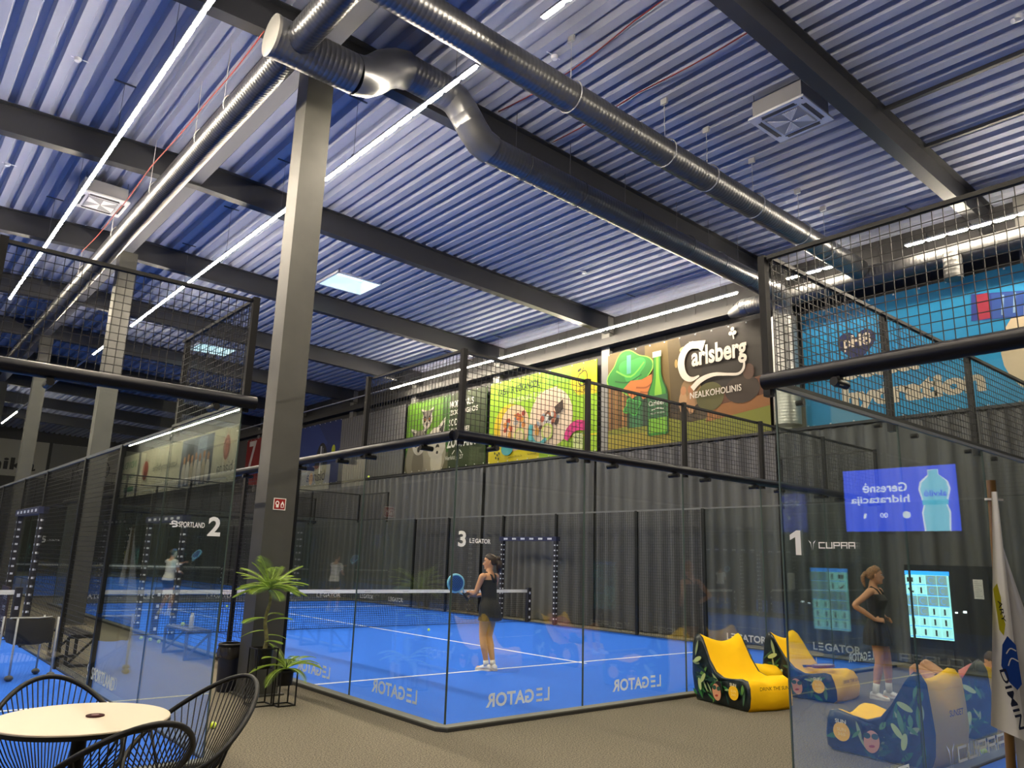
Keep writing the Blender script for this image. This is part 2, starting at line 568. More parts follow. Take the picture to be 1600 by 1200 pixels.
def court(label, x0, yb, s, tmax=20.0, rails=('back',), detail=True, pads=True):
    E = empty('padel_court_enclosure', label, 'court enclosure', (0, 0, 0), 0, 'padel court enclosures')
    def W(a, t, z):
        return (x0 + a, yb + s * t, z)
    def bx(mb, a0, t0, z0, a1, t1, z1, m=None):
        mb.box(W(a0, t0, z0), W(a1, t1, z1), m)
    turf = MB(); bx(turf, 0, 0, 0.0, 10, tmax, 0.02)
    tf = turf.build('floor_turf', M_TURF); struct(tf)
    ln = MB()
    for t in (3.05, 16.95):
        if t < tmax:
            bx(ln, 0, t - 0.025, 0.018, 10, t + 0.025, 0.024)
    bx(ln, 4.975, 2.85, 0.018, 5.025, min(17.15, tmax), 0.0245)
    ln.build('line_marking', M_LINE, tf)
    # kerb
    for a0, t0, a1, t1 in ((-0.13, -0.13, 10.13, 0), (-0.13, 0, 0, tmax), (10, 0, 10.13, tmax), (-0.13, tmax, 10.13, tmax + 0.13)):
        k = MB()
        if t1 == 0:      # bevelled corners
            c = [(-0.13, -0.02), (-0.06, -0.13), (10.06, -0.13), (10.13, -0.02), (10.13, 0), (-0.13, 0)]
            k.rings([[W(*p, 0.0) for p in c], [W(*p, 0.034) for p in c]], M_KERBD)
            k.rings([[W(*p, 0.034) for p in c], [W(*p, 0.048) for p in c]], M_KERB)
        else:
            bx(k, a0, t0, 0, a1, t1, 0.034, M_KERBD); bx(k, a0, t0, 0.034, a1, t1, 0.048, M_KERB)
        k.build('kerb', None, E)
    panes = {}
    g = 0.006
    ends = [(0.0, 1)] + ([(tmax, -1)] if tmax >= 20 else [])
    for te, sg in ends:
        for i in range(5):
            m = MB(); bx(m, 2 * i + 0.010, te - g, 0.045, 2 * i + 1.990, te + g, 2.994, M_GLASS)
            for q0, q1, z0, z1 in ((.004, .010, .045, 3.0), (1.990, 1.996, .045, 3.0), (.010, 1.990, 2.994, 3.0)):
                bx(m, 2 * i + q0, te - g, z0, 2 * i + q1, te + g, z1, M_EDGE)
            panes[('end', te, i)] = m.build('glass_panel', M_GLASS, E)
            m = MB()
            wires(m, W(2 * i + 0.03, te, 3.04), (1, 0, 0), (0, 0, 1), 1.94, 0.94)
            m.bar(W(2 * i, te, 4.0), W(2 * i + 2, te, 4.0), 0.04, 0.03)
            m.bar(W(2 * i, te, 3.03), W(2 * i + 2, te, 3.03), 0.03, 0.03)
            m.build('mesh_panel', M_WIRE, E)
        for i in range(6):
            m = MB(); bx(m, 2 * i - 0.03, te - sg * 0.075, 2.93, 2 * i + 0.03, te - sg * 0.02, 4.02)
            m.build('post', M_FRAME, E)
    for a, sg in ((0.0, -1), (10.0, 1)):
        for te, dt in ends:
            for i in range(2):
                t0 = te + dt * 2 * i
                m = MB(); bx(m, a - g, t0 + dt * 0.010, 0.045, a + g, t0 + dt * 1.990, 2.994, M_GLASS)
                for q0, q1, z0, z1 in ((.004, .010, .045, 3.0), (1.990, 1.996, .045, 3.0), (.010, 1.990, 2.994, 3.0)):
                    bx(m, a - g, t0 + dt * q0, z0, a + g, t0 + dt * q1, z1, M_EDGE)
                panes[('side', a, te, i)] = m.build('glass_panel', M_GLASS, E)
            m = MB()
            wires(m, W(a, te + dt * 0.03, 3.04), (0, s * dt, 0), (0, 0, 1), 1.94, 0.94)
            m.bar(W(a, te, 4.0), W(a, te + dt * 2, 4.0), 0.04, 0.03)
            m.bar(W(a, te, 3.03), W(a, te + dt * 2, 3.03), 0.03, 0.03)
            m.build('mesh_panel', M_WIRE, E)
            m = MB(); bx(m, a + sg * 0.02, te + dt * 1.97, 2.93, a + sg * 0.07, te + dt * 2.03, 4.02)
            m.build('post', M_FRAME, E)
            m = MB(); bx(m, a - 0.015, te + dt * 2, 2.99, a + 0.015, te + dt * 4, 3.02)
            m.build('rail', M_STEELG, E)
        # mesh side
        segs = [(4, 6), (6, 8.9), (11.2, 14), (14, 16)]
        top = min(16, tmax)
        for t0, t1 in segs:
            t0, t1 = min(t0, top), min(t1, top)
            if t1 - t0 < 0.3:
                continue
            m = MB()
            wires(m, W(a, t0 + 0.03, 0.05), (0, s, 0), (0, 0, 1), t1 - t0 - 0.06, 2.93)
            m.build('mesh_panel', M_WIRE, E)
        m = MB(); m.bar(W(a, 4, 3.0), W(a, top, 3.0), 0.05, 0.04)
        m.build('rail', M_STEELG, E)
        for t in (4, 6, 8.9, 11.2, 14, 16):
            if t <= top:
                m = MB(); bx(m, a - 0.03, t - 0.04, 0, a + 0.03, t + 0.04, 3.0)
                m.build('post', M_FRAME, E)
        if tmax > 11.2:
            m = MB()
            wires(m, W(a, 8.94, 2.33), (0, s, 0), (0, 0, 1), 2.22, 0.65)
            m.bar(W(a, 8.9, 2.3), W(a, 11.2, 2.3), 0.07, 0.07)
            m.build('mesh_panel', M_WIRE, E)
            if pads:
                for t in (8.9, 11.2):
                    m = MB(); bx(m, a - 0.05, t - 0.05, 0.05, a + 0.05, t + 0.05, 2.28, M_PADS)
                    for k in range(15):
                        z = 0.16 + k * 0.14
                        bx(m, a - 0.053, t - 0.024, z, a + 0.053, t + 0.024, z + 0.035, M_WHITE)
                        bx(m, a - 0.024, t - 0.053, z, a + 0.024, t + 0.053, z + 0.035, M_WHITE)
                    m.build('door_pad', None, E)
                m = MB(); bx(m, a - 0.08, 8.82, 2.25, a + 0.08, 11.28, 2.37, mat('blue padding', (0.012, 0.016, 0.06), 0.6))
                for k in range(6):
                    t = 9.0 + k * 0.38
                    for q in (0, 0.06, 0.12):
                        bx(m, a - 0.084, t + q, 2.285, a + 0.084, t + q + 0.045, 2.335, M_WHITE)
                m.build('door_pad', None, E)
    # tubular rails outside the glass with clamps
    def rail(p, q, nrm, L):
        m = MB()
        m.tube([p, q], 0.058, 14)
        m.build('rail', M_RAIL, E, smooth=True, auto=40)
        P, Q = Vector(p), Vector(q)
        d = (Q - P).normalized()
        n = int(L // 2)
        for i in range(n):
            for off in (0.35, 1.62):
                c = P + d * (2 * i + off + 0.2)
                m = MB()
                m.bar(c, c + Vector((0, 0, -0.115)), 0.05, 0.05)
                m.tube([c + Vector((0, 0, -0.09)) + Vector(nrm) * -0.06, c + Vector((0, 0, -0.09)) + Vector(nrm) * 0.11], 0.03, 10)
                m.build('clamp', M_BLACK, E, smooth=True, auto=40)
    if 'back' in rails:
        rail(W(-0.10, -0.09, 3.02), W(10.08, -0.09, 3.02), (0, s, 0), 10)
    if 'left' in rails:
        rail(W(-0.09, -0.03, 3.02), W(-0.09, min(tmax, 20) + .1, 3.02), (1, 0, 0), min(tmax, 10))
    if 'bolts' in rails:            # glass wall without tube: a slim cap and bolts
        m = MB(); bx(m, 0, -0.018, 2.985, 10, 0.018, 3.012); m.build('rail', M_STEELG, E)
        for i in range(5):
            for off in (0.35, 1.62):
                m = MB(); m.tube([W(2 * i + off, -0.03, 2.93), W(2 * i + off, 0.03, 2.93)], 0.022, 10)
                m.build('clamp', M_BLACK, E, smooth=True, auto=40)
    return E, panes, W

def net(x0, y, label):
    E = empty('padel_net', label, 'net', (x0 + 5, y, 0), 0, 'padel nets')
    m = MB()
    o = (-5, 0, 0.04)
    n = 200
    for i in range(n + 1):
        x = -5 + 10 * i / n
        m.bar((x, 0, 0.04), (x, 0, 0.85), 0.006, 0.006, caps=False)
    for i in range(17):
        z = 0.04 + 0.81 * i / 16
        m.bar((-5, 0, z), (5, 0, z), 0.006, 0.006, caps=False)
    m.bar((-5, 0, 0.045), (5, 0, 0.045), 0.010, 0.010)
    m.build('net_mesh', M_WIRE, E)
    m = MB(); m.box((-5, -0.012, 0.82), (5, 0.012, 0.90)); t = m.build('tape', M_WCLOTH, E)
    a = Art((-5, -0.012, 0.82), (1, 0, 0), (0, 0, 1), (0, -1, 0), 0.001)
    for k in range(9):
        a.txt('LEGATOR', 0.4 + k * 1.08, 0.028, 0.026, (0.25, 0.25, 0.24))
    a.build(t)
    for sx in (-1, 1):
        m = MB(); m.box((sx * 5 - 0.06, -0.06, 0.02), (sx * 5 + 0.06, 0.06, 0.95), M_PADS)
        for j in range(4):
            m.box((sx * 5 - 0.026, -0.064, 0.12 + j * 0.22), (sx * 5 + 0.026, 0.064, 0.18 + j * 0.22), M_WHITE)
        m.build('net_post', None, E)
    return E

X3, Y0 = 4.96, 6.81
X2 = 2.53 - 10.0
C3 = court('glass and wire padel enclosure marked 3 behind the potted palms', X3, Y0, 1, rails=('back', 'left'))
C2 = court('glass and wire padel enclosure marked 2 behind the round table', X2, Y0, 1, rails=('back',))
Y1 = 2.93
C1 = court('glass and wire padel enclosure marked 1 behind the white flags', X3, Y1, -1, tmax=12, rails=('left', 'bolts'))
C5 = court('far padel enclosure marked 5 beyond the court of the dark haired player', X3, 30.7, 1, rails=('back',), pads=False)
C4 = court('far padel enclosure beyond the court with the ball cart', X2, 30.7, 1, rails=('back',), pads=False)
net(X3, Y0 + 10, 'white taped net across the blue court where the dark haired player stands')
net(X2, Y0 + 10, 'white taped net across the blue court with the ball cart')
net(X3, 40.7, 'net across the far blue court beyond the dark haired player')
net(X2, 40.7, 'net across the far blue court beyond the ball cart')

def vinyl():
    m = bpy.data.materials.new('white vinyl film')
    m.use_nodes = True
    nt = m.node_tree
    nt.nodes.clear()
    o = nt.nodes.new('ShaderNodeOutputMaterial')
    d = nt.nodes.new('ShaderNodeBsdfDiffuse'); d.inputs[0].default_value = (.90, .89, .86, 1)
    t = nt.nodes.new('ShaderNodeBsdfTranslucent'); t.inputs[0].default_value = (.90, .89, .86, 1)
    x = nt.nodes.new('ShaderNodeMixShader'); x.inputs[0].default_value = .5
    nt.links.new(d.outputs[0], x.inputs[1]); nt.links.new(t.outputs[0], x.inputs[2]); nt.links.new(x.outputs[0], o.inputs['Surface'])
    return m
WTX = vinyl()
# court 3
P3 = C3[1]
a = Art((X3, Y0 - 0.006, 0), (1, 0, 0), (0, 0, 1), (0, -1, 0), 0.001)
a.txt('3', 0.06, 1.83, 0.17, WTX, w=0.105, bold=0.03)
legator(a, 0.215, 1.875, 0.05, 0.29, WTX)
a.build(P3[('end', 0.0, 0)])
for i in range(5):
    a = Art((X3, Y0 + 0.006, 0), (-1, 0, 0), (0, 0, 1), (0, 1, 0), 0.001)
    legator(a, -(2 * i + 1.47), 0.155, 0.145, 0.93, WTX)
    a.build(P3[('end', 0.0, i)])
for i in range(2):
    a = Art((X3 + 0.006, Y0, 0), (0, 1, 0), (0, 0, 1), (1, 0, 0), 0.001)
    legator(a, 0.54 + 2 * i, 0.155, 0.145, 0.96, WTX)
    a.build(P3[('side', 0.0, 0.0, i)])
    a = Art((X3 + 10 - 0.006, Y0, 0), (0, -1, 0), (0, 0, 1), (-1, 0, 0), 0.001)
    legator(a, -(1.45 + 2 * i), 0.155, 0.145, 0.97, WTX)
    a.build(P3[('side', 10.0, 0.0, i)])
    a = Art((X3 + 10 - 0.006, Y0, 0), (0, -1, 0), (0, 0, 1), (-1, 0, 0), 0.001)
    legator(a, -(17.45 + 2 * i), 0.155, 0.145, 0.97, WTX)
    a.build(P3[('side', 10.0, 20.0, 1 - i)])
for i in range(5):
    a = Art((X3, Y0 + 20 - 0.006, 0), (1, 0, 0), (0, 0, 1), (0, -1, 0), 0.001)
    legator(a, 2 * i + 0.5, 0.155, 0.145, 0.97, WTX)
    a.build(P3[('end', 20.0, i)])
# court 2
P2 = C2[1]
a = Art((X2, Y0 - 0.006, 0), (1, 0, 0), (0, 0, 1), (0, -1, 0), 0.001)
a.txt('2', 9.815, 1.83, 0.165, WTX, w=0.11, bold=0.03)
a.txt('SPORTLAND', 9.57, 1.895, 0.045, WTX, w=0.215, bold=0.01)
a.stroke([(9.555, 1.935), (9.52, 1.94), (9.515, 1.925), (9.55, 1.915), (9.555, 1.9), (9.52, 1.895)], 0.011, WTX, 'lettering')
a.rect(9.495, 1.912, 0.03, 0.008, WTX, 'lettering'); a.rect(9.545, 1.922, 0.03, 0.008, WTX, 'lettering')
a.build(P2[('end', 0.0, 4)])
for i in (1,):
    a = Art((X2 + 10 - 0.006, Y0, 0), (0, -1, 0), (0, 0, 1), (-1, 0, 0), 0.001)
    y0 = -(4.1 - 1.45) if i else -1.5
    a.txt('SPORTLAND', y0 - (1.3 if i else 0), 0.15, 0.14, WTX, w=1.05, bold=0.01)
    a.stroke([(y0 - (1.3 if i else 0) - q[0], q[1]) for q in ((0.07, .27), (.2, .285), (.21, .235), (.09, .2), (.08, .16), (.21, .155))], 0.03, WTX, 'lettering')
    a.build(P2[('side', 10.0, 0.0, i)])
m = MB(); m.box((2.53 - .06, 17.45, .05), (2.53 - .03, 18.35, .92)); pd = m.build('pad_cover', mat('plum padding', (.03, .014, .02), .6), C2[0])
a = Art((2.53 - .06, 18.35, 0), (0, -1, 0), (0, 0, 1), (-1, 0, 0), .002)
for k in range(4):
    a.txt('BÁTS', .50, .12 + k * .2, .075, WTX, w=.32, bold=.02); a.rect(.50, .095 + k * .2, .32, .012, WTX, 'lettering')
a.build(pd)
# court 1
P1 = C1[1]
a = Art((X3 - 0.006, Y1, 0), (0, -1, 0), (0, 0, 1), (-1, 0, 0), 0.001)
a.poly([(0.105, 1.80), (0.145, 1.80), (0.145, 1.965), (0.115, 1.965), (0.065, 1.935), (0.065, 1.90), (0.105, 1.92)], WTX, 'lettering')
cupra(a, 0.20, 1.845, 0.042, 0.33, WTX)
a.build(P1[('side', 0.0, 0.0, 0)])
a = Art((X3, Y1 - 0.006, 0), (1, 0, 0), (0, 0, 1), (0, -1, 0), 0.001)
cupra(a, 2.42, 0.12, 0.13, 1.30, WTX)
a.build(P1[('end', 0.0, 1)])
a = Art((X3, Y1 - 0.006, 0), (1, 0, 0), (0, 0, 1), (0, -1, 0), 0.001)
cupra(a, 0.35, 0.12, 0.13, 1.30, WTX)
a.build(P1[('end', 0.0, 0)])
for i in range(2):
    a = Art((X3 + 10 - 0.006, Y1, 0), (0, -1, 0), (0, 0, 1), (-1, 0, 0), 0.001)
    cupra(a, 0.35 + 2 * i, 0.13, 0.14, 1.30, WTX)
    a.build(P1[('side', 10.0, 0.0, i)])
a = Art((X3, 30.7 - 0.006, 0), (1, 0, 0), (0, 0, 1), (0, -1, 0), 0.001)
a.txt('5', 0.06, 1.80, 0.22, WTX, w=0.15, bold=0.03)
legator(a, 0.27, 1.86, 0.06, 0.36, WTX)
a.build(C5[1][('end', 0.0, 0)])

# ================================================================== light lines
M_HOUS = mat('lamp housing', (0.45, 0.45, 0.46), 0.4)
def light_line(label, x, z, spans, housing, group='linear ceiling lights'):
    """spans = lit y ranges made of 0.4 m modules; housing = full y range"""
    E = empty('linear_light', label, 'ceiling light', (x, (housing[0] + housing[1]) / 2, z), 0, group)
    yo = E.location.y
    m = MB(); m.box((-0.03, housing[0] - yo, 0.0), (0.03, housing[1] - yo, 0.035)); m.build('housing', M_HOUS, E)
    n = 0
    for y0, y1 in spans:
        k = max(1, round((y1 - y0) / 0.4))
        st = (y1 - y0) / k
        for i in range(k):
            a, c = y0 + st * i + 0.028 - yo, y0 + st * (i + 1) - 0.028 - yo
            m = MB()
            r, rg = 0.028, []
            for j, (yy, s) in enumerate(((a, .6), (a + 0.03, 1), (c - 0.03, 1), (c, .6))):
                rg.append([(r * s * math.cos(q), yy, -0.012 + r * s * math.sin(q) * 0.9) for q in np.linspace(PI, 2 * PI, 7)] + [(r * s, yy, -0.001), (-r * s, yy, -0.001)])
            m.rings(rg)
            m.build('led_module', M_LED, E)
            n += 1
    for y in np.arange(housing[0] + 0.5, housing[1], 2.9):
        m = MB()
        zr = zroof(x)
        m.tube([(0, y - yo, 0.03), (0.0, y - yo, zr - z - 0.0)], 0.004, 5)
        m.bar((-0.17, y - yo, zr - z - 0.012), (0.17, y - yo, zr - z - 0.012), 0.025, 0.02)
        m.cbox((0, y - yo, 0.05), (0.05, 0.06, 0.04))
        m.build('hanger', M_DUCT, E)
    return E
ZL = 8.2
light_line('bright light line hanging over the court with the ball cart, left of the duct', 2.26, ZL, [(-2, 24.0)], (-2, 24.0))
light_line('long light line passing behind the big steel column', 5.40, ZL, [(7.36, 24.3)], (7.36, 24.4))
light_line('short lit end of a light line beyond the grey duct, beside the red cable', 5.42, ZL, [(1.2, 6.1)], (-6.0, 6.1))
light_line('distant light line behind the second steel column', 5.40, ZL, [(26.4, 29.0)], (26.2, 45))
light_line('light line running above the row of wall banners', 15.44, ZL, [(9.97, 25.9)], (9.97, 42))
light_line('short light line between the two ducts that meet the banner wall', 15.44, ZL, [(7.38, 8.7)], (7.38, 8.7))
light_line('light line above the blue water banner', 15.44, ZL, [(-12, 6.05)], (-12, 6.05))
light_line('light line on the far left side of the hall', -7.9, ZL, [(-2, 24)], (-2, 24))
light_line('light line above the left wall banners', -7.9, ZL, [(30, 54)], (30, 54))
light_line('light line over the middle of the far courts', 5.40, ZL, [(45, 50)], (45.2, 50))

# ================================================================== ducts
def duct_part(name, pts, r, parent, step=0.07, ridges=True, m=M_DUCT, seg=22, caps=True):
    """spiral duct along a polyline, ribbed on the straight runs"""
    path, rad = [], []
    P = [Vector(p) for p in pts]
    for i in range(len(P) - 1):
        L = (P[i + 1] - P[i]).length
        k = max(1, int(L / step))
        for j in range(k):
            base = P[i] + (P[i + 1] - P[i]) * (j / k)
            d = (P[i + 1] - P[i]).normalized()
            if ridges and L > step * 2:
                path += [base, base + d * 0.010, base + d * 0.020]
                rad += [r, r + 0.003, r]
            else:
                path.append(base); rad.append(r)
    path.append(P[-1]); rad.append(r)
    mb = MB(); mb.tube(path, rad, seg, caps=caps)
    return mb.build(name, m, parent, smooth=True, auto=50)
D1 = empty('ventilation_duct', 'long straight spiral duct hung along the ridge girder, left of the steel column', 'duct', (3.42, 8.8, 8.3))
def rel(E, pts):
    return [tuple(Vector(p) - E.location) for p in pts]
duct_part('pipe', rel(D1, [(3.42, -6, 8.30), (3.42, 34, 8.22)]), 0.20, D1, m=mat('ridge duct metal', (0.075, 0.078, 0.088), 0.3, 0.75))
for y in (10.8, 12.1, 14.6, 17.4, 20.5, 6.2, 4.1):
    m = MB(); m.tube([(0.207 * math.cos(a), y - 8.8, -0.0 + 0.207 * math.sin(a)) for a in np.linspace(0, 2 * PI, 26, endpoint=False)], 0.011, 5, closed=True)
    m.tube([(-0.2, y - 8.8, 0), (-0.2, y - 8.8, 1.02)], 0.006, 5)
    m.build('hanger', M_HOUS, D1)

D2 = empty('ventilation_duct', 'branching duct with capped end and elbows in front of the steel column top', 'duct', (5.0, 8.85, 8.4))
duct_part('pipe', rel(D2, [(3.12, 8.80, 8.28), (4.32, 8.80, 8.28)]), 0.275, D2, 0.07)
m = MB(); c = Vector((3.11, 8.8, 8.28)) - D2.location
m.tube([c - Vector((0.012, 0, 0)), c + Vector((0.03, 0, 0))], 0.285, 26); m.build('end_cap', M_CAP, D2, smooth=True, auto=40)
duct_part('elbow', rel(D2, [(4.30, 8.80, 8.28), (4.50, 8.82, 8.33), (4.68, 8.86, 8.48), (4.84, 8.90, 8.66), (5.05, 8.93, 8.80), (5.22, 8.93, 8.84)]), 0.282, D2, 0.09, ridges=False)
duct_part('pipe', rel(D2, [(5.15, 8.93, 8.84), (6.02, 8.93, 8.80)]), 0.255, D2, 0.07)
duct_part('elbow', rel(D2, [(5.98, 8.93, 8.80), (6.16, 8.92, 8.74), (6.30, 8.91, 8.60), (6.50, 8.9, 8.36), (6.66, 8.9, 8.22), (6.86, 8.9, 8.16)]), 0.245, D2, 0.14)
duct_part('pipe', rel(D2, [(6.80, 8.9, 8.16), (15.5, 8.98, 7.95)]), 0.222, D2, 0.07)
duct_part('elbow', rel(D2, [(15.4, 8.98, 7.95), (15.62, 9.0, 7.92), (15.80, 9.04, 7.80), (15.90, 9.08, 7.6), (15.92, 9.1, 7.35)]), 0.235, D2, 0.1, ridges=False)
duct_part('flexible_hose', rel(D2, [(15.92, 9.1, 7.45), (15.94, 9.12, 4.9)]), 0.30, D2, 0.07, m=mat('foil hose', (0.30, 0.30, 0.29), 0.35, 0.8))
for x, y in ((7.6, 0), (8.9, 0), (10.4, 0), (12.0, 0), (13.1, 0), (14.2, 0)):
    m = MB(); z = 8.16 - (x - 6.8) * 0.024
    m.tube([(x - 5.0, 0.06 + 0.23 * math.cos(a), z - 8.4 + 0.23 * math.sin(a)) for a in np.linspace(0, 2 * PI, 26, endpoint=False)], 0.007, 5, closed=True)
    m.tube([(x - 5.0, 0.06 + 0.23, z - 8.4), (x - 5.0, 0.06 + 0.23, zroof(x) - 8.4)], 0.006, 5)
    m.build('hanger', M_DUCT, D2)

D3 = empty('ventilation_duct', 'straight spiral duct crossing the top middle, nearest the white cassette unit', 'duct', (9, 7.1, 8.5))
duct_part('pipe', rel(D3, [(3.66, 7.1, 8.345), (15.68, 7.14, 8.06)]), 0.222, D3)
for x in (6.9, 9.05, 10.2, 11.6, 13.2, 14.2):
    m = MB(); z = 8.56 - (x + 5.5) * 0.0235
    m.tube([(x - 9, 0.235 * math.cos(a), z - 8.5 + 0.235 * math.sin(a)) for a in np.linspace(0, 2 * PI, 26, endpoint=False)], 0.010, 5, closed=True)
    m.tube([(x - 9, 0.0, z - 8.5 + .22), (x - 9, 0.0, zroof(x) - 8.5)], 0.006, 5)
    m.cbox((x - 9, 0, zroof(x) - 8.5 - 0.05), (0.04, 0.12, 0.1))
    m.build('hanger', M_HOUS, D3)
D4 = empty('ventilation_duct', 'big spiral duct running along the wall above the blue water banner', 'duct', (15.92, 2, 7.95))
duct_part('pipe', rel(D4, [(15.92, -14, 7.9), (15.92, 10.0, 7.95)]), 0.215, D4, m=M_DULL)
duct_part('reducer', rel(D4, [(15.92, 10.0, 7.95), (15.92, 10.15, 7.95)]), 0.225, D4, ridges=False)
mb = MB(); mb.tube(rel(D4, [(15.92, 10.15, 7.95), (15.95, 10.55, 7.88)]), [0.22, 0.10], 22)
mb.build('end_cap', M_DULL, D4, smooth=True, auto=40)
duct_part('outlet', rel(D4, [(15.75, 5.3, 7.9), (15.72, 5.3, 7.35)]), 0.17, D4, 0.08, m=M_DULL)

# cassette air conditioners
def cassette(label, x, y, z):
    E = empty('air_conditioner', label, 'air conditioner', (x, y, z), 0, 'ceiling cassette units')
    m = MB()
    rg = []
    for s, zz in ((0.475, 0.0), (0.475, 0.03), (0.46, 0.05)):
        c = []
        for k in range(24):
            a = 2 * PI * k / 24
            cx, cy = math.cos(a), math.sin(a)
            q = max(abs(cx), abs(cy))
            rr = s * (0.35 / q * 0.0 + 1 / q * 1.0)
            px, py = cx * rr, cy * rr
            c.append((px, py, zz))
        rg.append(c)
    m.rings(rg); m.build('front_panel', M_WHITE, E)
    m = MB(); m.cbox((0, 0, 0.19), (0.84, 0.84, 0.28)); m.build('body', mat('ac body', (0.35, 0.35, 0.36), 0.5, 0.3), E)
    g = MB()
    g.cbox((0, 0, -0.006), (0.58, 0.58, 0.012))
    gr = g.build('grille', mat('ac grille', (0.30, 0.31, 0.34), 0.5), E)
    sl = MB()
    for i in range(9):
        t = -0.24 + i * 0.06
        w = 0.56 - 2 * abs(t) * 0.0
        for sx, sy in ((1, 1), (-1, -1), (1, -1), (-1, 1)):
            u = 0.02 + i * 0.03
            if sx * sy > 0:
                sl.bar((sx * u, sy * 0.01, -0.016), (sx * 0.27, sy * (0.27 - u), -0.016), 0.014, 0.01)
            else:
                sl.bar((sx * 0.01, sy * u, -0.016), (sx * (0.27 - u), sy * 0.27, -0.016), 0.014, 0.01)
    sl.build('slat', M_WHITE, gr)
    for k in range(4):
        m = MB(); m.cbox((0, 0.385, -0.004), (0.56, 0.055, 0.01))
        m.cbox((0, 0.352, -0.006), (0.60, 0.012, 0.012))
        m.xf(Matrix.Rotation(k * PI / 2, 4, 'Z'))
        m.build('louver', mat('ac slot', (0.05, 0.05, 0.06), 0.6), E)
    m = MB()
    for sx in (-1, 1):
        for sy in (-1, 1):
            m.tube([(sx * .4, sy * .4, .3), (sx * .4, sy * .4, zroof(x) - z)], 0.006, 5)
    m.build('hanger', M_DUCT, E)
    m = MB(); m.cbox((-0.43, -0.43, -0.002), (0.03, 0.02, 0.006)); m.build('sensor', M_BLACK, E)
    return E
cassette('white ceiling cassette air conditioner beside the big roof beam, upper right', 10.38, 5.62, 8.70)
cassette('white ceiling cassette air conditioner beside the ridge duct, left', 2.92, 17.37, 8.86)

# small things under the roof
for i, (x, y, lb) in enumerate(((7.03, 7.6, 'small white smoke detector beside the duct crossing the top'), (1.51, 12.77, 'small white smoke detector between ribs at the upper left'),
                                (1.2, 17.6, 'small white smoke detector left of the left cassette unit'), (9.1, 20.9, 'small white smoke detector past the skylight'),
                                (13.4, 13.2, 'small white smoke detector over the far side of the near court'))):
    m = MB(); z = zroof(x)
    m.lathe([(0.0, -0.05), (0.045, -0.05), (0.055, -0.02), (0.06, 0.0)], (x, y, z), 14)
    m.bar((x - .16, y, z + .002), (x + .16, y, z + .002), 0.02, 0.012)
    tag(m.build('smoke_detector', M_WHITE, smooth=True, auto=40), lb, 'detector', 'smoke detectors')
m = MB()
x, y, z = 10.95, 2.55, zroof(10.95)
m.lathe([(0, -0.07), (0.05, -0.06), (0.055, -0.01), (0.06, 0)], (x, y, z), 14)
m.tube([(x, y, z - .05), (x - .12, y + .05, z - .12)], 0.035, 10)
tag(m.build('security_camera', M_WHITE, smooth=True, auto=40), 'small white security camera under the roof, upper right corner', 'camera')
M_RED = mat('red cable', (0.22, 0.02, 0.015), 0.5)
def cable(label, pts):
    m = MB(); m.tube(pts, 0.011, 6)
    tag(m.build('alarm_cable', M_RED, smooth=True), label, 'cable', 'red alarm cables')
cable('red alarm cable crossing the roof deck below the short lit lamp end', [(8.6, y, zroof(8.6) - 0.02 - 0.05 * abs(math.sin(y * 1.3))) for y in np.linspace(4.9, 9.3, 14)])
cable('red alarm cable crossing the roof deck right of the short lit lamp end', [(7.3 + .1 * math.sin(y), y, zroof(7.3) - 0.02 - 0.04 * abs(math.sin(y))) for y in np.linspace(4.9, 9.3, 14)])
cable('red alarm cable running beside the ridge duct', [(3.15 - 0.02 * math.sin(y), y, 8.62 - 0.05 * abs(math.sin(y * 1.1))) for y in np.linspace(9.2, 20, 24)])

# ================================================================== curtains and banners along the right wall
BAYS = [-19, -10.6, -5.4, -0.3, 4.15, 9.40, 15.12, 20.28, 25.5, 30.6, 35.8, 41, 46, 60]
CL = ['beyond the near blank end of the hall', 'behind the court marked 1, farthest right', 'behind the wall television', 'under the white and blue banner', 'below the blue water banner',
      'below the beer banner', 'below the yellow snack banner', 'below the lemur banner', 'below the plain dark wall panel', 'below the dark blue banner', 'left of the one below the dark blue banner', 'below the red banner', 'at the far end of the right wall']
def curtain(y0, y1, label):
    E = MB()
    n = int((y1 - y0) / 0.035)
    ph = rng.uniform(0, 6)
    cols = []
    p = ph
    for i in range(n + 1):
        y = y0 + 0.02 + (y1 - y0 - 0.04) * i / n
        p += 0.035 * 2 * PI / (0.40 + 0.12 * math.sin(y * 1.7 + ph))
        f = math.sin(p)
        f = (abs(f) ** 0.6) * (1 if f > 0 else -1)
        cols.append((y, f, math.sin(p * 0.5 + 1) * 0.4))
    zs = [0.02, 0.5, 1.5, 2.6, 3.7, 4.4, 4.62, 4.72]
    am = [1.1, 1.05, 1.0, 0.95, 0.9, 0.85, 0.8, 0.75]
    vs, fs = [], []
    for y, f, g in cols:
        for z, a in zip(zs, am):
            zz = z + (0.035 * f if z > 4.6 else 0)
            vs.append((15.93 + 0.085 * a * f + 0.035 * g, y + 0.012 * g * math.sin(z * 1.3), zz))
    k = len(zs)
    for i in range(n):
        for j in range(k - 1):
            fs.append((i * k + j, i * k + j + 1, (i + 1) * k + j + 1, (i + 1) * k + j))
    E.add(vs, fs)
    return tag(E.build('curtain', M_CURTAIN, smooth=True), 'dark grey floor length curtain ' + label, 'curtain', 'grey curtains along the right wall')
for i in range(len(BAYS) - 1):
    curtain(BAYS[i], BAYS[i + 1], CL[i])
m = MB(); m.box((15.88, YN, 4.74), (16.0, YF, 4.80)); struct(m.build('trim_4', M_WALLD))

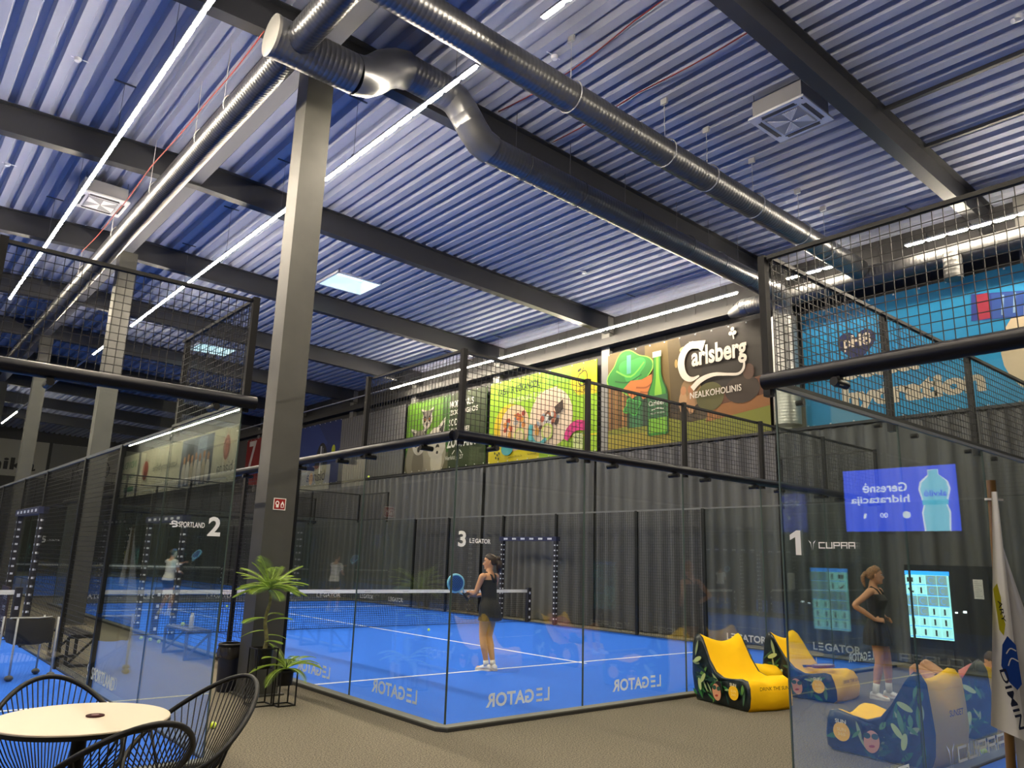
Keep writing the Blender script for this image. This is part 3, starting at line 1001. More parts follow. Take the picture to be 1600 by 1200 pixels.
XB = 16.27
def banner(label, y0, y1, z0, z1, base, side='right'):
    """y0 = left edge as read"""
    if side == 'right':
        o, u, n = (XB, y0, z0), (0, -1, 0), (-1, 0, 0)
    elif side == 'left':
        o, u, n = (XL + 0.06, y0, z0), (0, 1, 0), (1, 0, 0)
    else:
        o, u, n = (y0, YF - 0.06, z0), (1, 0, 0), (0, -1, 0)
    w, h = abs(y1 - y0), z1 - z0
    E = empty('banner', label, 'banner', o, 0, 'advertising banners on the walls')
    m = MB()
    U, V, N = Vector(u), Vector((0, 0, 1)), Vector(n)
    k = [Vector((0, 0, 0)), U * w, U * w + V * h, V * h]
    m.rings([[p - N * 0.02 for p in k], [p + N * 0.004 for p in k]])
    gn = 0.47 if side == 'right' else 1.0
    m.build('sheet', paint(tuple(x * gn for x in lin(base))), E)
    e = MB()
    for i in range(int(w / 0.5) + 1):
        for vv in (0.03, h - 0.03):
            e.cbox(U * (0.05 + i * (w - 0.1) / int(w / 0.5)) + V * vv + N * 0.012, (0.03, 0.03, 0.03))
    e.build('eyelet', M_HOUS, E)
    a = Art((0, 0, 0), u, (0, 0, 1), n, 0.006)
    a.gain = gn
    return E, a, w, h

def bottle(a, cx, y, H, body='#3f9a2f', dark='#1d5a20', label='#2f6a3c', word='Carlsberg', g='bottle_picture', neck_light='#8fcf3a'):
    r = H * 0.145
    pr = [(r * .93, 0), (r, H * .03), (r, H * .47), (r * .93, H * .53), (r * .55, H * .64), (r * .40, H * .72), (r * .36, H * .93), (r * .42, H * .94), (r * .42, H)]
    a.poly([(cx - x * 1.06, y + z) for x, z in pr][::-1] + [(cx + x * 1.06, y + z) for x, z in pr], dark, g)
    a.poly([(cx - x * .86, y + z) for x, z in pr][::-1] + [(cx + x * .86, y + z) for x, z in pr], body, g)
    a.poly([(cx - x * .3, y + z) for x, z in pr[2:7]][::-1] + [(cx + x * .45, y + z) for x, z in pr[2:7]], neck_light, g)
    a.rect(cx - r, y + H * .2, 2 * r, H * .27, label, g)
    a.rect(cx - r * .9, y + H * .03, 1.8 * r, H * .17, '#7fc02f', g)
    a.rect(cx - r * .45, y + H * .93, r * .9, H * .07, '#cfcabd', g)
    a.txt(word, cx - r * .9, y + H * .335, H * .075, '#e8e4d8', w=r * 1.8, bold=0.02)
    a.stroke([(cx - r * .6, y + H * .30), (cx, y + H * .315), (cx + r * .6, y + H * .30)], H * .012, '#e8e4d8', g)
    a.txt('NEALKOHOLINIS', cx - r * .7, y + H * .25, H * .02, '#e8e4d8', w=r * 1.4)

# beer banner
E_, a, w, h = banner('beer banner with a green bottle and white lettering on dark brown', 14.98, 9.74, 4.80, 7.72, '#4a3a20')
a.rect(2.3, 0.9, w - 2.3, h - .9, '#33281a'); a.rect(3.3, 1.3, w - 3.3, h - 1.3, '#2a221a')
a.rect(0.0, 0.55, 0.75, h - .55, '#7d6a3c'); a.rect(1.4, 1.2, 1.2, 1.72, '#74602e'); a.poly([(2.3, 1.1), (2.9, 1.2), (2.6, 2.9), (2.2, 2.9)], '#5c4c28')
for k in range(8):
    a.rect(0.05 + k * 0.1, 0.65, 0.06, 1.6, ['#a06a34', '#6e4722', '#b98346'][k % 3])
a.poly([(0, 0), (w, 0), (w, 0.75), (2.9, 0.55), (2.0, 0.8), (0, 0.62)], '#8a8f2a'); a.poly([(0, 0), (2.3, 0), (2.2, .42), (0, .5)], '#a59a32')
a.poly([(3.4, 0.5), (w, 0.7), (w, 1.15), (3.5, 1.0)], '#a0682e'); a.poly([(3.8, .9), (w, 1.0), (w, 1.5), (4.1, 1.35)], '#6b3f20')
a.rect(0.75, 0.62, 1.0, 1.25, '#2f4a34'); a.rect(0.85, .62, .45, 1.0, '#3a7a4a')
a.ell(2.95, 1.35, .34, .42, '#a08054'); a.ell(2.7, 1.1, .14, .3, '#c59a6a'); a.ell(2.95, 1.05, .14, .28, '#b98a5c'); a.ell(2.72, 1.42, .09, .12, '#c58a5a'); a.ell(2.95, 1.42, .09, .12, '#b87a4c')
a.ell(3.55, 1.15, .42, .38, '#5d5a28'); a.ell(4.5, 1.2, .5, .35, '#3a2a1c'); a.ell(4.7, 1.62, .16, .2, '#5e4230'); a.ell(2.75, 2.55, .13, .08, '#c9b078'); a.ell(2.5, 2.2, .05, .12, '#b79a5a')
# blurred green neon shape and hand
def blob(cx, cy, r, col, g='picture', k=5, amp=.22, ph=0):
    a.poly([(cx + r * (1 + amp * math.sin(k * q + ph)) * math.cos(q), cy + r * .8 * (1 + amp * math.sin(k * q + ph)) * math.sin(q)) for q in np.linspace(0, 2 * PI, 40, endpoint=False)], col, g)
blob(0.85, 2.22, .80, '#9fe04a', k=4, amp=.13, ph=.6); blob(0.85, 2.22, .765, '#2f8f34', k=4, amp=.13, ph=.6); blob(0.95, 2.3, .45, '#3fae4c', k=3); a.rect(0.75, 2.2, .16, .55, '#5fb0a0'); a.stroke([(0.35, 2.35), (0.9, 2.1), (1.4, 2.45)], .05, '#7fd64a'); a.stroke([(0.3, 2.05), (0.8, 1.95), (1.3, 2.1)], .04, '#1f6a2c')
blob(0.95, 1.22, .30, '#53c04a', k=4); blob(0.95, 1.22, .25, '#2c7a34', k=4)
a.poly([(0.62, 1.78), (0.9, 1.98), (1.3, 1.95), (1.66, 2.05), (1.7, 1.45), (1.35, 1.38), (1.2, 1.55), (0.95, 1.45)], '#d8803a'); a.stroke([(1.1, 1.75), (1.45, 1.7), (1.66, 1.78)], .05, '#a85a24'); a.stroke([(1.25, 1.6), (1.5, 1.55), (1.66, 1.6)], .05, '#a85a24')
bottle(a, 1.86, 0.32, 2.35)
a.txt('arlsberg', 3.02, 1.86, 0.68, '#f4ead8', w=1.66, bold=0.03)
a.poly([(2.95, 2.72), (3.48, 2.66), (3.36, 2.36), (3.24, 2.48), (3.0, 2.52)], '#f4ead8', 'lettering'); a.stroke([(3.10, 2.62), (2.88, 2.56), (2.72, 2.36), (2.68, 2.1), (2.78, 1.82), (3.0, 1.68), (3.25, 1.74)], [.20, .20, .22, .22, .19, .13, .04], '#f4ead8', 'lettering')
a.stroke([(3.02, 1.42), (3.3, 1.62), (3.7, 1.70), (4.1, 1.64), (4.42, 1.60), (4.58, 1.72), (4.60, 1.95)], [.16, .15, .10, .07, .07, .07, .04], '#f4ead8', 'lettering')
for q in (0, 2.1, 4.2):
    a.ell(4.30 + .07 * math.sin(q), 2.72 + .07 * math.cos(q), .055, .055, '#f4ead8', 'lettering')
a.stroke([(4.30, 2.7), (4.33, 2.52)], .035, '#f4ead8', 'lettering')
a.txt('NEALKOHOLINIS', 2.95, 1.16, 0.17, '#f4ead8', w=1.55, bold=0.015)
a.build(E_)

# yellow green snack banner
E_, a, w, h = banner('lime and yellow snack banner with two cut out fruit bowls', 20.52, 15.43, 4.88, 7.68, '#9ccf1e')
a.rect(0, 0, w, .55, '#e9d80c'); a.poly([(0, .5), (.25, .72), (1.0, .6), (2.2, .5), (2.2, 0), (0, 0)], '#e9d80c'); a.rect(2.6, 0, w - 2.6, .5, '#a6d52c'); a.poly([(4.0, h), (w, h), (w, 1.75), (4.3, 1.8), (4.0, 2.1)], '#ecd514'); a.rect(2.9, h - .5, 1.1, .45, '#8cc83c')
a.txt('VAISIŲ IR UŽKANDŽIŲ', 0.40, 2.22, 0.36, '#1c2a10', w=2.2, rot=0.03, bold=.015)
a.txt('RINKINIAI Į BIURĄ', 1.05, 1.9, 0.24, '#e9efc0', w=2.1, rot=0.02)
a.ell(1.05, 1.15, .78, .8, '#e9c818'); a.ell(1.35, 1.1, .75, .78, '#f0cfa8'); a.ell(3.1, 1.25, 1.0, .95, '#f2dcc0'); a.poly([(2.35, 1.3), (2.4, 2.0), (3.4, 2.25), (3.4, 1.4)], '#f2d0b8')
for cx, cy, cols in ((1.35, 1.25, ['#d9702a', '#c8481c', '#e0a040', '#b8b8b0', '#7d8f98', '#a83c28', '#d98a3a']), (2.95, 1.15, ['#9aa4b0', '#6f4630', '#c07a50', '#e0e0e0', '#4c3c34', '#b85c3c', '#e8e8dc'])):
    for k in range(22):
        q = rng.uniform(-.55, .55); e = rng.uniform(-.16, .24)
        a.ell(cx + q, cy + e + .15 * q, rng.uniform(.06, .13), rng.uniform(.05, .1), cols[k % len(cols)], rot=rng.uniform(0, 3))
a.poly([(3.3, 1.55), (3.7, 1.75), (3.72, 1.45), (3.4, 1.3)], '#3f2a22')
for cx, col in ((1.55, '#cfe07a'), (2.9, '#c5dc6a')):
    a.ell(cx + .1, .8, .27, .27, col); a.ell(cx + .1, .8, .2, .2, '#ecd8a8'); a.ell(cx - .38, .85, .1, .14, '#dca03c')
a.stroke([(2.25, 1.1), (2.2, .75), (2.4, .45), (2.7, .4), (2.95, .6)], [.2, .22, .24, .22, .1], '#52b4b8'); a.ell(1.05, .42, .3, .22, '#52b4b8')
for q in ((.42, .32), (.55, .25), (.48, .16), (.65, .3), (.62, .12)):
    a.ell(*q, .035, .05, '#26301c', rot=.5)
a.stroke([(3.85, .45), (4.0, .7), (4.3, .85), (4.65, .8), (4.75, .65)], [.2, .3, .32, .3, .14], '#e23a8c'); a.txt('išsirink savo', 3.98, .68, .09, '#8c1850', w=.7, rot=.35)
a.rect(4.18, .1, .4, .5, '#d9e6a0'); a.txt('SULTYS', 4.2, .45, .09, '#3b4a1c', w=.35); a.txt('VAISIAI', 4.2, .3, .09, '#3b4a1c', w=.35)
a.stroke([(4.45, 2.45), (4.35, 2.3), (4.42, 2.1), (4.6, 2.05), (4.75, 2.2), (4.72, 2.45), (4.6, 2.5), (4.45, 2.42)], .03, '#3a3a1c'); a.ell(4.53, 2.25, .12, .14, '#9ccf1e'); a.stroke([(4.55, 2.48), (4.6, 2.62)], .03, '#3a3a1c'); a.ell(4.42, 2.55, .09, .04, '#3a3a1c', rot=.4)
a.txt('SOUNDBITE', 4.15, 1.85, .1, '#5a4a10', w=.7); a.txt('soundbite.lt', 1.15, .1, .07, '#5a4a10', w=.7); a.txt('facebook', 2.1, .12, .07, '#5a4a10', w=.45)
a.build(E_)

# lemur banner
E_, a, w, h = banner('green zoo banner with a picture of two lemurs', 25.80, 20.72, 4.90, 7.66, '#3c6a22')
a.rect(0, .9, 2.4, h - .9, '#6a9a2c'); a.rect(2.9, 0, w - 2.9, h, '#33441e'); a.rect(0, 0, 2.9, .6, '#6d6a4c')
def lemur(cx, cy, s):
    g = 'picture'
    for sx in (-1, 1):
        a.poly([(cx + sx * .42 * s, cy + .2 * s), (cx + sx * .75 * s, cy + .75 * s), (cx + sx * .2 * s, cy + .6 * s)], '#c9c4b8', g)
        a.poly([(cx + sx * .46 * s, cy + .3 * s), (cx + sx * .65 * s, cy + .6 * s), (cx + sx * .35 * s, cy + .5 * s)], '#33302c', g)
    a.ell(cx, cy, .55 * s, .55 * s, '#d8d2c6', g); a.ell(cx, cy + .3 * s, .42 * s, .28 * s, '#7c776e', g)
    for sx in (-1, 1):
        a.ell(cx + sx * .25 * s, cy + .02 * s, .16 * s, .2 * s, '#221c18', g); a.ell(cx + sx * .24 * s, cy + .03 * s, .075 * s, .085 * s, '#a8641c', g); a.ell(cx + sx * .24 * s, cy + .03 * s, .035 * s, .045 * s, '#0c0a08', g)
    a.ell(cx, cy - .28 * s, .2 * s, .25 * s, '#cfc6b6', g); a.ell(cx, cy - .3 * s, .11 * s, .13 * s, '#2a2420', g)
a.ell(.9, .5, .85, .9, '#9a927e'); a.ell(2.0, .6, .75, .85, '#aba28c'); a.ell(.9, .3, .4, .6, '#7d7664'); a.ell(2.15, .35, .38, .55, '#d8d0bc'); a.ell(2.1, 1.0, .62, .62, '#cfc8b8')
a.poly([(2.55, 1.2), (2.65, 1.95), (2.05, 1.55)], '#d8d2c6'); a.poly([(2.52, 1.3), (2.58, 1.75), (2.25, 1.5)], '#33302c'); a.ell(2.2, .85, .12, .1, '#2a2420'); a.ell(2.2, .68, .2, .16, '#d8d0bc'); a.ell(2.2, .64, .07, .06, '#2a2420')
lemur(.95, 1.1, .85); lemur(1.45, 1.98, .62)
for k, s in enumerate(('MODERNUS', 'ZOOLOGIJOS', 'SODAS', 'VILNIUJE!')):
    a.txt(s, 2.92, 2.22 - k * .34, .25, '#f2f0e4', w=[1.45, 1.72, .85, 1.25][k], bold=0.02)
a.txt('ZOOPARK', 2.85, .72, .42, '#f2f0e4', w=1.75, bold=0.03)
for q in (-.5, 0, .5):
    a.stroke([(3.5 + q * .3, .62), (3.5 + q * .6, .48)], .04, '#f2f0e4', 'lettering')
a.txt('Verkių g. 27', 2.78, .24, .2, '#f2f0e4', w=1.1, bold=0.01)
a.build(E_)

# plain corrugated panel next to it, then a dark blue banner and a red one
m = MB()
for k in range(26):
    m.box((16.24, 26.0 + k * 0.205, 4.9), (16.30, 26.0 + k * 0.205 + 0.17, 7.7))
m.box((16.27, 26.0, 4.9), (16.31, 31.3, 7.7)); m.box((16.2, 26.0, 6.3), (16.25, 31.3, 6.36))
tag(m.build('wall_cladding_panel', M_WALLG), 'plain dark ribbed wall panel between the lemur banner and the dark blue banner', 'panel')
E_, a, w, h = banner('dark blue banner half hidden by the big steel column', 36.2, 31.35, 4.85, 7.75, '#0d2f7c')
a.poly([(0, h), (2.5, h), (3.6, 1.9), (2.2, .8), (0, 1.5)], '#123f98'); a.ell(3.1, .9, .62, 1.05, '#12151c'); a.rect(2.95, .5, .14, 1.3, '#c8ccd4'); a.rect(3.18, .6, .06, 1.1, '#8f98a8'); a.ell(4.25, 1.5, .18, .26, '#c8d820'); a.ell(2.2, .3, .2, .3, '#a8603c')
a.txt('POWER', .3, .9, .3, '#8fb4e8', w=1.6); a.txt('NAUJOVĖ', .3, .5, .2, '#8fb4e8', w=1.5)
a.build(E_)
E_, a, w, h = banner('deep red banner left of the big steel column', 42.4, 37.2, 5.2, 7.8, '#9a0a12')
a.txt('7', .35, .9, 1.6, '#e8e0dc', w=1.0, bold=.02); a.ell(3.3, 1.4, 1.2, 1.25, '#e8e0dc'); a.ell(3.3, 1.4, 1.0, 1.05, '#16161a')
a.build(E_)

# blue water banner
E_, a, w, h = banner('sky blue water banner with a dark heart and cream lettering', 8.85, 2.95, 4.85, 7.55, '#0f9fdc')
a.poly([(1.6, 0), (w, 0), (w, 1.8), (3.4, 1.1)], '#10a8e6'); a.poly([(0, 2.0), (2.5, h), (0, h)], '#2a9ad8')
hx = [(16 * math.sin(t) ** 3, 13 * math.cos(t) - 5 * math.cos(2 * t) - 2 * math.cos(3 * t) - math.cos(4 * t)) for t in np.linspace(0, 2 * PI, 48, endpoint=False)]
a.poly([(1.28 + q[0] * .027, 1.72 + q[1] * .027) for q in hx], '#14205c')
a.txt('pH8', .98, 1.6, .36, '#f0e2c8', w=.62, bold=0.03)
a.txt('Better', .92, .95, .46, '#f0e2c8', w=1.8, bold=0.06)
a.txt('hydration', .88, .18, .62, '#f0e2c8', w=2.85, bold=0.06)
a.ell(4.9, 1.0, .85, .95, '#f0dcb8'); a.ell(5.3, 1.0, .55, .7, '#c8dcec')
a.poly([(3.6, 1.75), (4.5, 1.65), (4.55, 2.15), (3.65, 2.3)], '#2a3f9c'); a.rect(3.72, 1.74, .22, .52, '#b02a48'); a.poly([(3.98, 1.72), (4.5, 1.66), (4.54, 2.14), (4.0, 2.22)], '#2c58b0'); a.stroke([(4.15, 1.75), (4.2, 2.15)], .04, '#9cc4ec'); a.stroke([(4.35, 1.75), (4.4, 2.15)], .04, '#9cc4ec')
a.build(E_)
E_, a, w, h = banner('white and blue banner on the near side of the water banner', 2.9, -2.85, 4.85, 7.55, '#d8d6c4')
a.rect(5.3, 0, w - 5.3, h, '#1478c8'); a.txt('eco', 1.2, 1.0, .8, '#a8a898', w=1.8); a.txt('bon bio', 5.35, .5, .2, '#8cc0ec', w=.7)
a.build(E_)
E_, a, w, h = banner('beige banner with pale rings on the near side of the white and blue banner', -2.98, -8.0, 4.75, 7.55, '#c9c8ac')
for q in ((.35, .45), (.3, 1.2), (1.5, .6), (2.6, 1.5)):
    a.txt('eco', q[0] - .2, q[1], .22, '#a9a890', w=.5)
a.build(E_)

# left wall banners (seen mirrored in the glass)
E_, a, w, h = banner('long cream dental banner on the left wall with a group picture', 36.3, 52.9, 4.95, 7.75, '#d9d4b8', 'left')
a.txt('bianna', .5, .5, .55, '#4a4a4a', w=2.1); a.ell(1.5, 1.75, .45, .62, '#8c4a3c'); a.ell(1.5, 1.75, .25, .4, '#b8786a')
a.rect(3.4, .1, 5.0, 2.6, '#5c6470'); a.rect(4.4, 1.2, 1.4, 1.4, '#8c98a8'); a.rect(6.4, 1.3, 1.2, 1.3, '#39404a')
for k in range(7):
    a.ell(4.0 + k * .62, .75 + .1 * (k % 2), .3, .7, ['#d8d0c0', '#c8b8a0', '#e0dcd0'][k % 3]); a.ell(4.0 + k * .62, 1.55 + .1 * (k % 2), .17, .22, '#b88860')
a.txt('kasdienybėje', 9.0, 1.2, .6, '#77776c', w=4.6); a.txt('daugiau šypsenų', 9.2, .4, .3, '#9c9c8c', w=4.2); a.ell(15.2, 1.5, .6, .6, '#8c4a3c')
a.build(E_)
E_, a, w, h = banner('beige clothing banner on the left wall with a standing figure', 29.3, 34.9, 4.95, 7.75, '#cfc7ad', 'left')
a.ell(2.5, 1.2, .6, 1.3, '#6c6450'); a.ell(2.5, 2.35, .24, .3, '#b08058'); a.rect(2.0, 0, 1.0, 1.2, '#6c6450'); a.rect(1.75, .3, .2, 1.5, '#b08058'); a.rect(3.05, .3, .2, 1.5, '#b08058')
a.txt('AMARANTO', .35, 2.1, .28, '#b0502c', w=1.3, bold=.02)
a.build(E_)
E_, a, w, h = banner('cream banner with green lettering at the far end of the left wall', 53.5, 58.5, 4.95, 7.75, '#dcd8bc', 'left')
a.txt('INDIVIDUALI', .3, 1.9, .45, '#3c8c5c', w=4.2, bold=.02); a.txt('ASMENINĖ', .3, 1.2, .45, '#3c8c5c', w=3.6, bold=.02); a.rect(.3, .35, 2.2, .3, '#2c8c4c')
a.build(E_)
# far wall banners
E_, a, w, h = banner('white banner with black lettering on the far wall, left of the second column', 3.0, 9.4, 6.1, 8.5, '#9a9890', 'far')
a.txt('klinika', 1.6, .4, .8, '#16161a', w=4.2, bold=.03)
a.build(E_)
E_, a, w, h = banner('grey and white banner with a black ring on the far wall', 9.6, 15.6, 6.1, 8.5, '#6c6c68', 'far')
a.poly([(2.2, 0), (w, 0), (w, h), (3.4, h)], '#a8a698'); a.ell(2.7, .9, 1.05, .9, '#16161a'); a.ell(2.7, .9, .98, .84, '#8c8a82'); a.txt('7d', 2.1, .6, .7, '#16161a', w=1.1, bold=.03)
a.build(E_)

# television on a stand left of the camera, seen only as a reflection
E_ = empty('television', 'large television with a blue water advert, mirrored in the glass wall marked 1', 'television', (-3.08, 4.64, 0))
m = MB(); m.box((-.08, -.05, 2.30), (0, 1.87, 3.43)); m.build('frame', M_BLACK, E_)
m = MB(); m.box((-.16, .8, 0.03), (-.08, 1.0, 3.1)); m.box((-.45, .4, 0), (.3, 1.4, .03)); m.build('stand', M_BLACK, E_)
M_SCR = mat('screen blue', (0.03, 0.07, 0.62), 0.4, emit=3.4)
M_SCRW = mat('screen white', (0.75, 0.82, 0.95), 0.4, emit=2.2)
M_SCRB = mat('screen pale blue', (0.22, 0.62, 0.85), 0.4, emit=2.1)
M_SCRC = mat('screen cyan', (0.05, 0.4, 0.6), 0.4, emit=3.0)
m = MB(); m.box((0, 0, 2.35), (.006, 1.81, 3.38)); s_ = m.build('screen', M_SCR, E_)
a = Art((.006, 0, 2.35), (0, .808, 0), (0, 0, .82), (1, 0, 0), 0.001)
pr = [(.24, 0), (.27, .35), (.22, .5), (.30, .8), (.26, .95), (.10, 1.08), (.10, 1.18)]
a.poly([(.42 - x, z) for x, z in pr][::-1] + [(.42 + x, z) for x, z in pr], M_SCRW)
a.poly([(.42 - x * .88, z) for x, z in pr][::-1] + [(.42 + x * .88, z * .98) for x, z in pr], M_SCRB)
a.rect(.18, .5, .48, .1, M_SCRC); a.txt('akvilė', .2, .66, .13, M_SCR, w=.42, bold=.02)
a.txt('Geresnė', .93, .78, .2, M_SCRW, w=.9, bold=.02); a.txt('hidratacija', .9, .52, .2, M_SCRW, w=1.2, bold=.02)
a.ell(.98, .32, .08, .07, M_SCRW); a.txt('00', 1.35, .27, .1, M_SCRW, w=.16, bold=.02); a.ell(1.82, .31, .03, .06, M_SCRW, rot=.4)
a.build(s_)

# ================================================================== people
def loft(mb, secs, seg=18):
    """secs: (centre xyz, half width a, half depth b, rotation about z) horizontal ellipse rings"""
    rg = []
    for c, a, b, rz in secs:
        ca, sa = math.cos(rz), math.sin(rz)
        rg.append([(c[0] + a * math.cos(q) * ca - b * math.sin(q) * sa, c[1] + a * math.cos(q) * sa + b * math.sin(q) * ca, c[2]) for q in np.linspace(0, 2 * PI, seg, endpoint=False)])
    mb.rings(rg)
def limb(mb, pts, rad, seg=12):
    """smooth tapered limb through joints with rounded ends"""
    P = [Vector(p) for p in pts]
    path, rr = [], []
    n = len(P)
    for i in range(n - 1):
        for j in range(4):
            t = j / 4
            p0, p1, p2, p3 = P[max(i - 1, 0)], P[i], P[i + 1], P[min(i + 2, n - 1)]
            c = 0.35
            m1, m2 = (p2 - p0) * c, (p3 - p1) * c
            h = (2 * t ** 3 - 3 * t ** 2 + 1, t ** 3 - 2 * t ** 2 + t, -2 * t ** 3 + 3 * t ** 2, t ** 3 - t ** 2)
            path.append(p1 * h[0] + m1 * h[1] + p2 * h[2] + m2 * h[3])
            rr.append(rad[i] * (1 - t) + rad[i + 1] * t)
    path.append(P[-1]); rr.append(rad[-1])
    d0, d1 = (path[0] - path[1]).normalized(), (path[-1] - path[-2]).normalized()
    path = [path[0] + d0 * rr[0] * .8, path[0] + d0 * rr[0] * .45] + path + [path[-1] + d1 * rr[-1] * .45, path[-1] + d1 * rr[-1] * .8]
    rr = [rr[0] * .35, rr[0] * .85] + rr + [rr[-1] * .85, rr[-1] * .35]
    mb.tube(path, rr, seg)
def basis(y, z):
    y = Vector(y).normalized(); z = Vector(z)
    x = y.cross(z).normalized(); z = x.cross(y)
    return Matrix(((x.x, y.x, z.x), (x.y, y.y, z.y), (x.z, y.z, z.z)))
def hand(mb, wrist, d, nrm, thumb, curl=0.5, s=1.0):
    """d: wrist -> fingers, nrm: back of the hand, thumb: +1 thumb on the local +x side"""
    B = basis(d, nrm)
    w = Vector(wrist)
    T = lambda x, y, z: w + B @ Vector((x * s, y * s, z * s))
    rg = []
    for y, a, b in ((-.01, .022, .017), (.02, .030, .016), (.05, .038, .015), (.075, .040, .013), (.09, .036, .011)):
        rg.append([T(a * math.cos(q), y, b * math.sin(q)) for q in np.linspace(0, 2 * PI, 12, endpoint=False)])
    mb.rings(rg)
    for k, (x, L) in enumerate(((.029, .070), (.010, .080), (-.009, .074), (-.027, .058))):
        x *= thumb
        p, ang = [(x, .085, 0.0)], 0.0
        for f, l in enumerate((.45, .32, .23)):
            ang += curl * (0.5 + .5 * f) * (1 + .1 * k)
            q = p[-1]
            p.append((x * (1 + .04 * f), q[1] + L * l * math.cos(ang), q[2] - L * l * math.sin(ang)))
        limb(mb, [T(*q) for q in p], [.0092 * s, .0088 * s, .008 * s, .0068 * s], 8)
    limb(mb, [T(.024 * thumb, .022, -.004), T(.046 * thumb, .045, -.012), T(.054 * thumb, .07, -.018), T(.052 * thumb, .09, -.026)], [.013 * s, .011 * s, .0098 * s, .0075 * s], 8)
M_LIP = mat('lips', (0.42, 0.10, 0.08), 0.4)
M_EYE = mat('eyes', (0.04, 0.025, 0.02), 0.25)
M_EYEW = mat('eye whites', (0.7, 0.68, 0.64), 0.3)
def head_mesh(mb, M):
    """M: head matrix, origin at head centre, +y forward"""
    rg = []
    for z, a, b, cy in ((-.118, .020, .022, .050), (-.112, .034, .036, .044), (-.095, .047, .056, .032), (-.07, .058, .073, .018), (-.04, .065, .085, .006), (0, .071, .094, 0), (.035, .073, .097, -.004), (.065, .068, .091, -.008), (.09, .053, .073, -.010), (.108, .030, .042, -.012), (.115, .010, .014, -.012)):
        rg.append([M @ Vector((a * math.cos(q), cy + b * math.sin(q), z)) for q in np.linspace(0, 2 * PI, 22, endpoint=False)])
    mb.rings(rg)
    # nose, brow, cheeks, chin, ears
    limb(mb, [M @ Vector(p) for p in ((0, .088, .018), (0, .101, -.010), (0, .112, -.030), (0, .098, -.040))], [.008, .010, .0125, .009], 8)
    for sx in (-1, 1):
        limb(mb, [M @ Vector(p) for p in ((sx * .012, .089, .028), (sx * .04, .080, .030))], [.010, .009], 8)
        limb(mb, [M @ Vector(p) for p in ((sx * .032, .075, -.02), (sx * .05, .052, -.012))], [.016, .015], 8)
        limb(mb, [M @ Vector(p) for p in ((sx * .071, -.008, .02), (sx * .079, -.016, .012), (sx * .077, -.008, -.02), (sx * .070, .002, -.03))], [.008, .009, .008, .006], 8)
        limb(mb, [M @ Vector(p) for p in ((sx * .004, .094, -.062), (sx * .020, .087, -.063))], [.0075, .005], 8)
        mb.sphere(M @ Vector((sx * .011, .098, -.036)), .008, None, 8, 6)
    limb(mb, [M @ Vector(p) for p in ((-.012, .083, -.096), (.012, .083, -.096))], [.014, .014], 8)
def remesh(mb, voxel, name, parent, mats, classify=None, smooth=4):
    o = mb.build('tmp', None)
    md = o.modifiers.new('r', 'REMESH'); md.mode = 'VOXEL'; md.voxel_size = voxel
    sm = o.modifiers.new('s', 'SMOOTH'); sm.iterations = smooth; sm.factor = 0.5
    dg = bpy.context.evaluated_depsgraph_get()
    dg.update()
    me = bpy.data.meshes.new_from_object(o.evaluated_get(dg), depsgraph=dg)
    old = o.data
    bpy.data.objects.remove(o); bpy.data.meshes.remove(old)
    me.name = name
    me.materials.clear()
    for x in mats:
        me.materials.append(x)
    mi = np.zeros(len(me.polygons), int)
    if classify:
        for p in me.polygons:
            mi[p.index] = classify(p.center)
    me.polygons.foreach_set('material_index', mi)
    me.polygons.foreach_set('use_smooth', [True] * len(me.polygons))
    ob = bpy.data.objects.new(name, me)
    COL.objects.link(ob)
    ob.parent = parent
    return ob

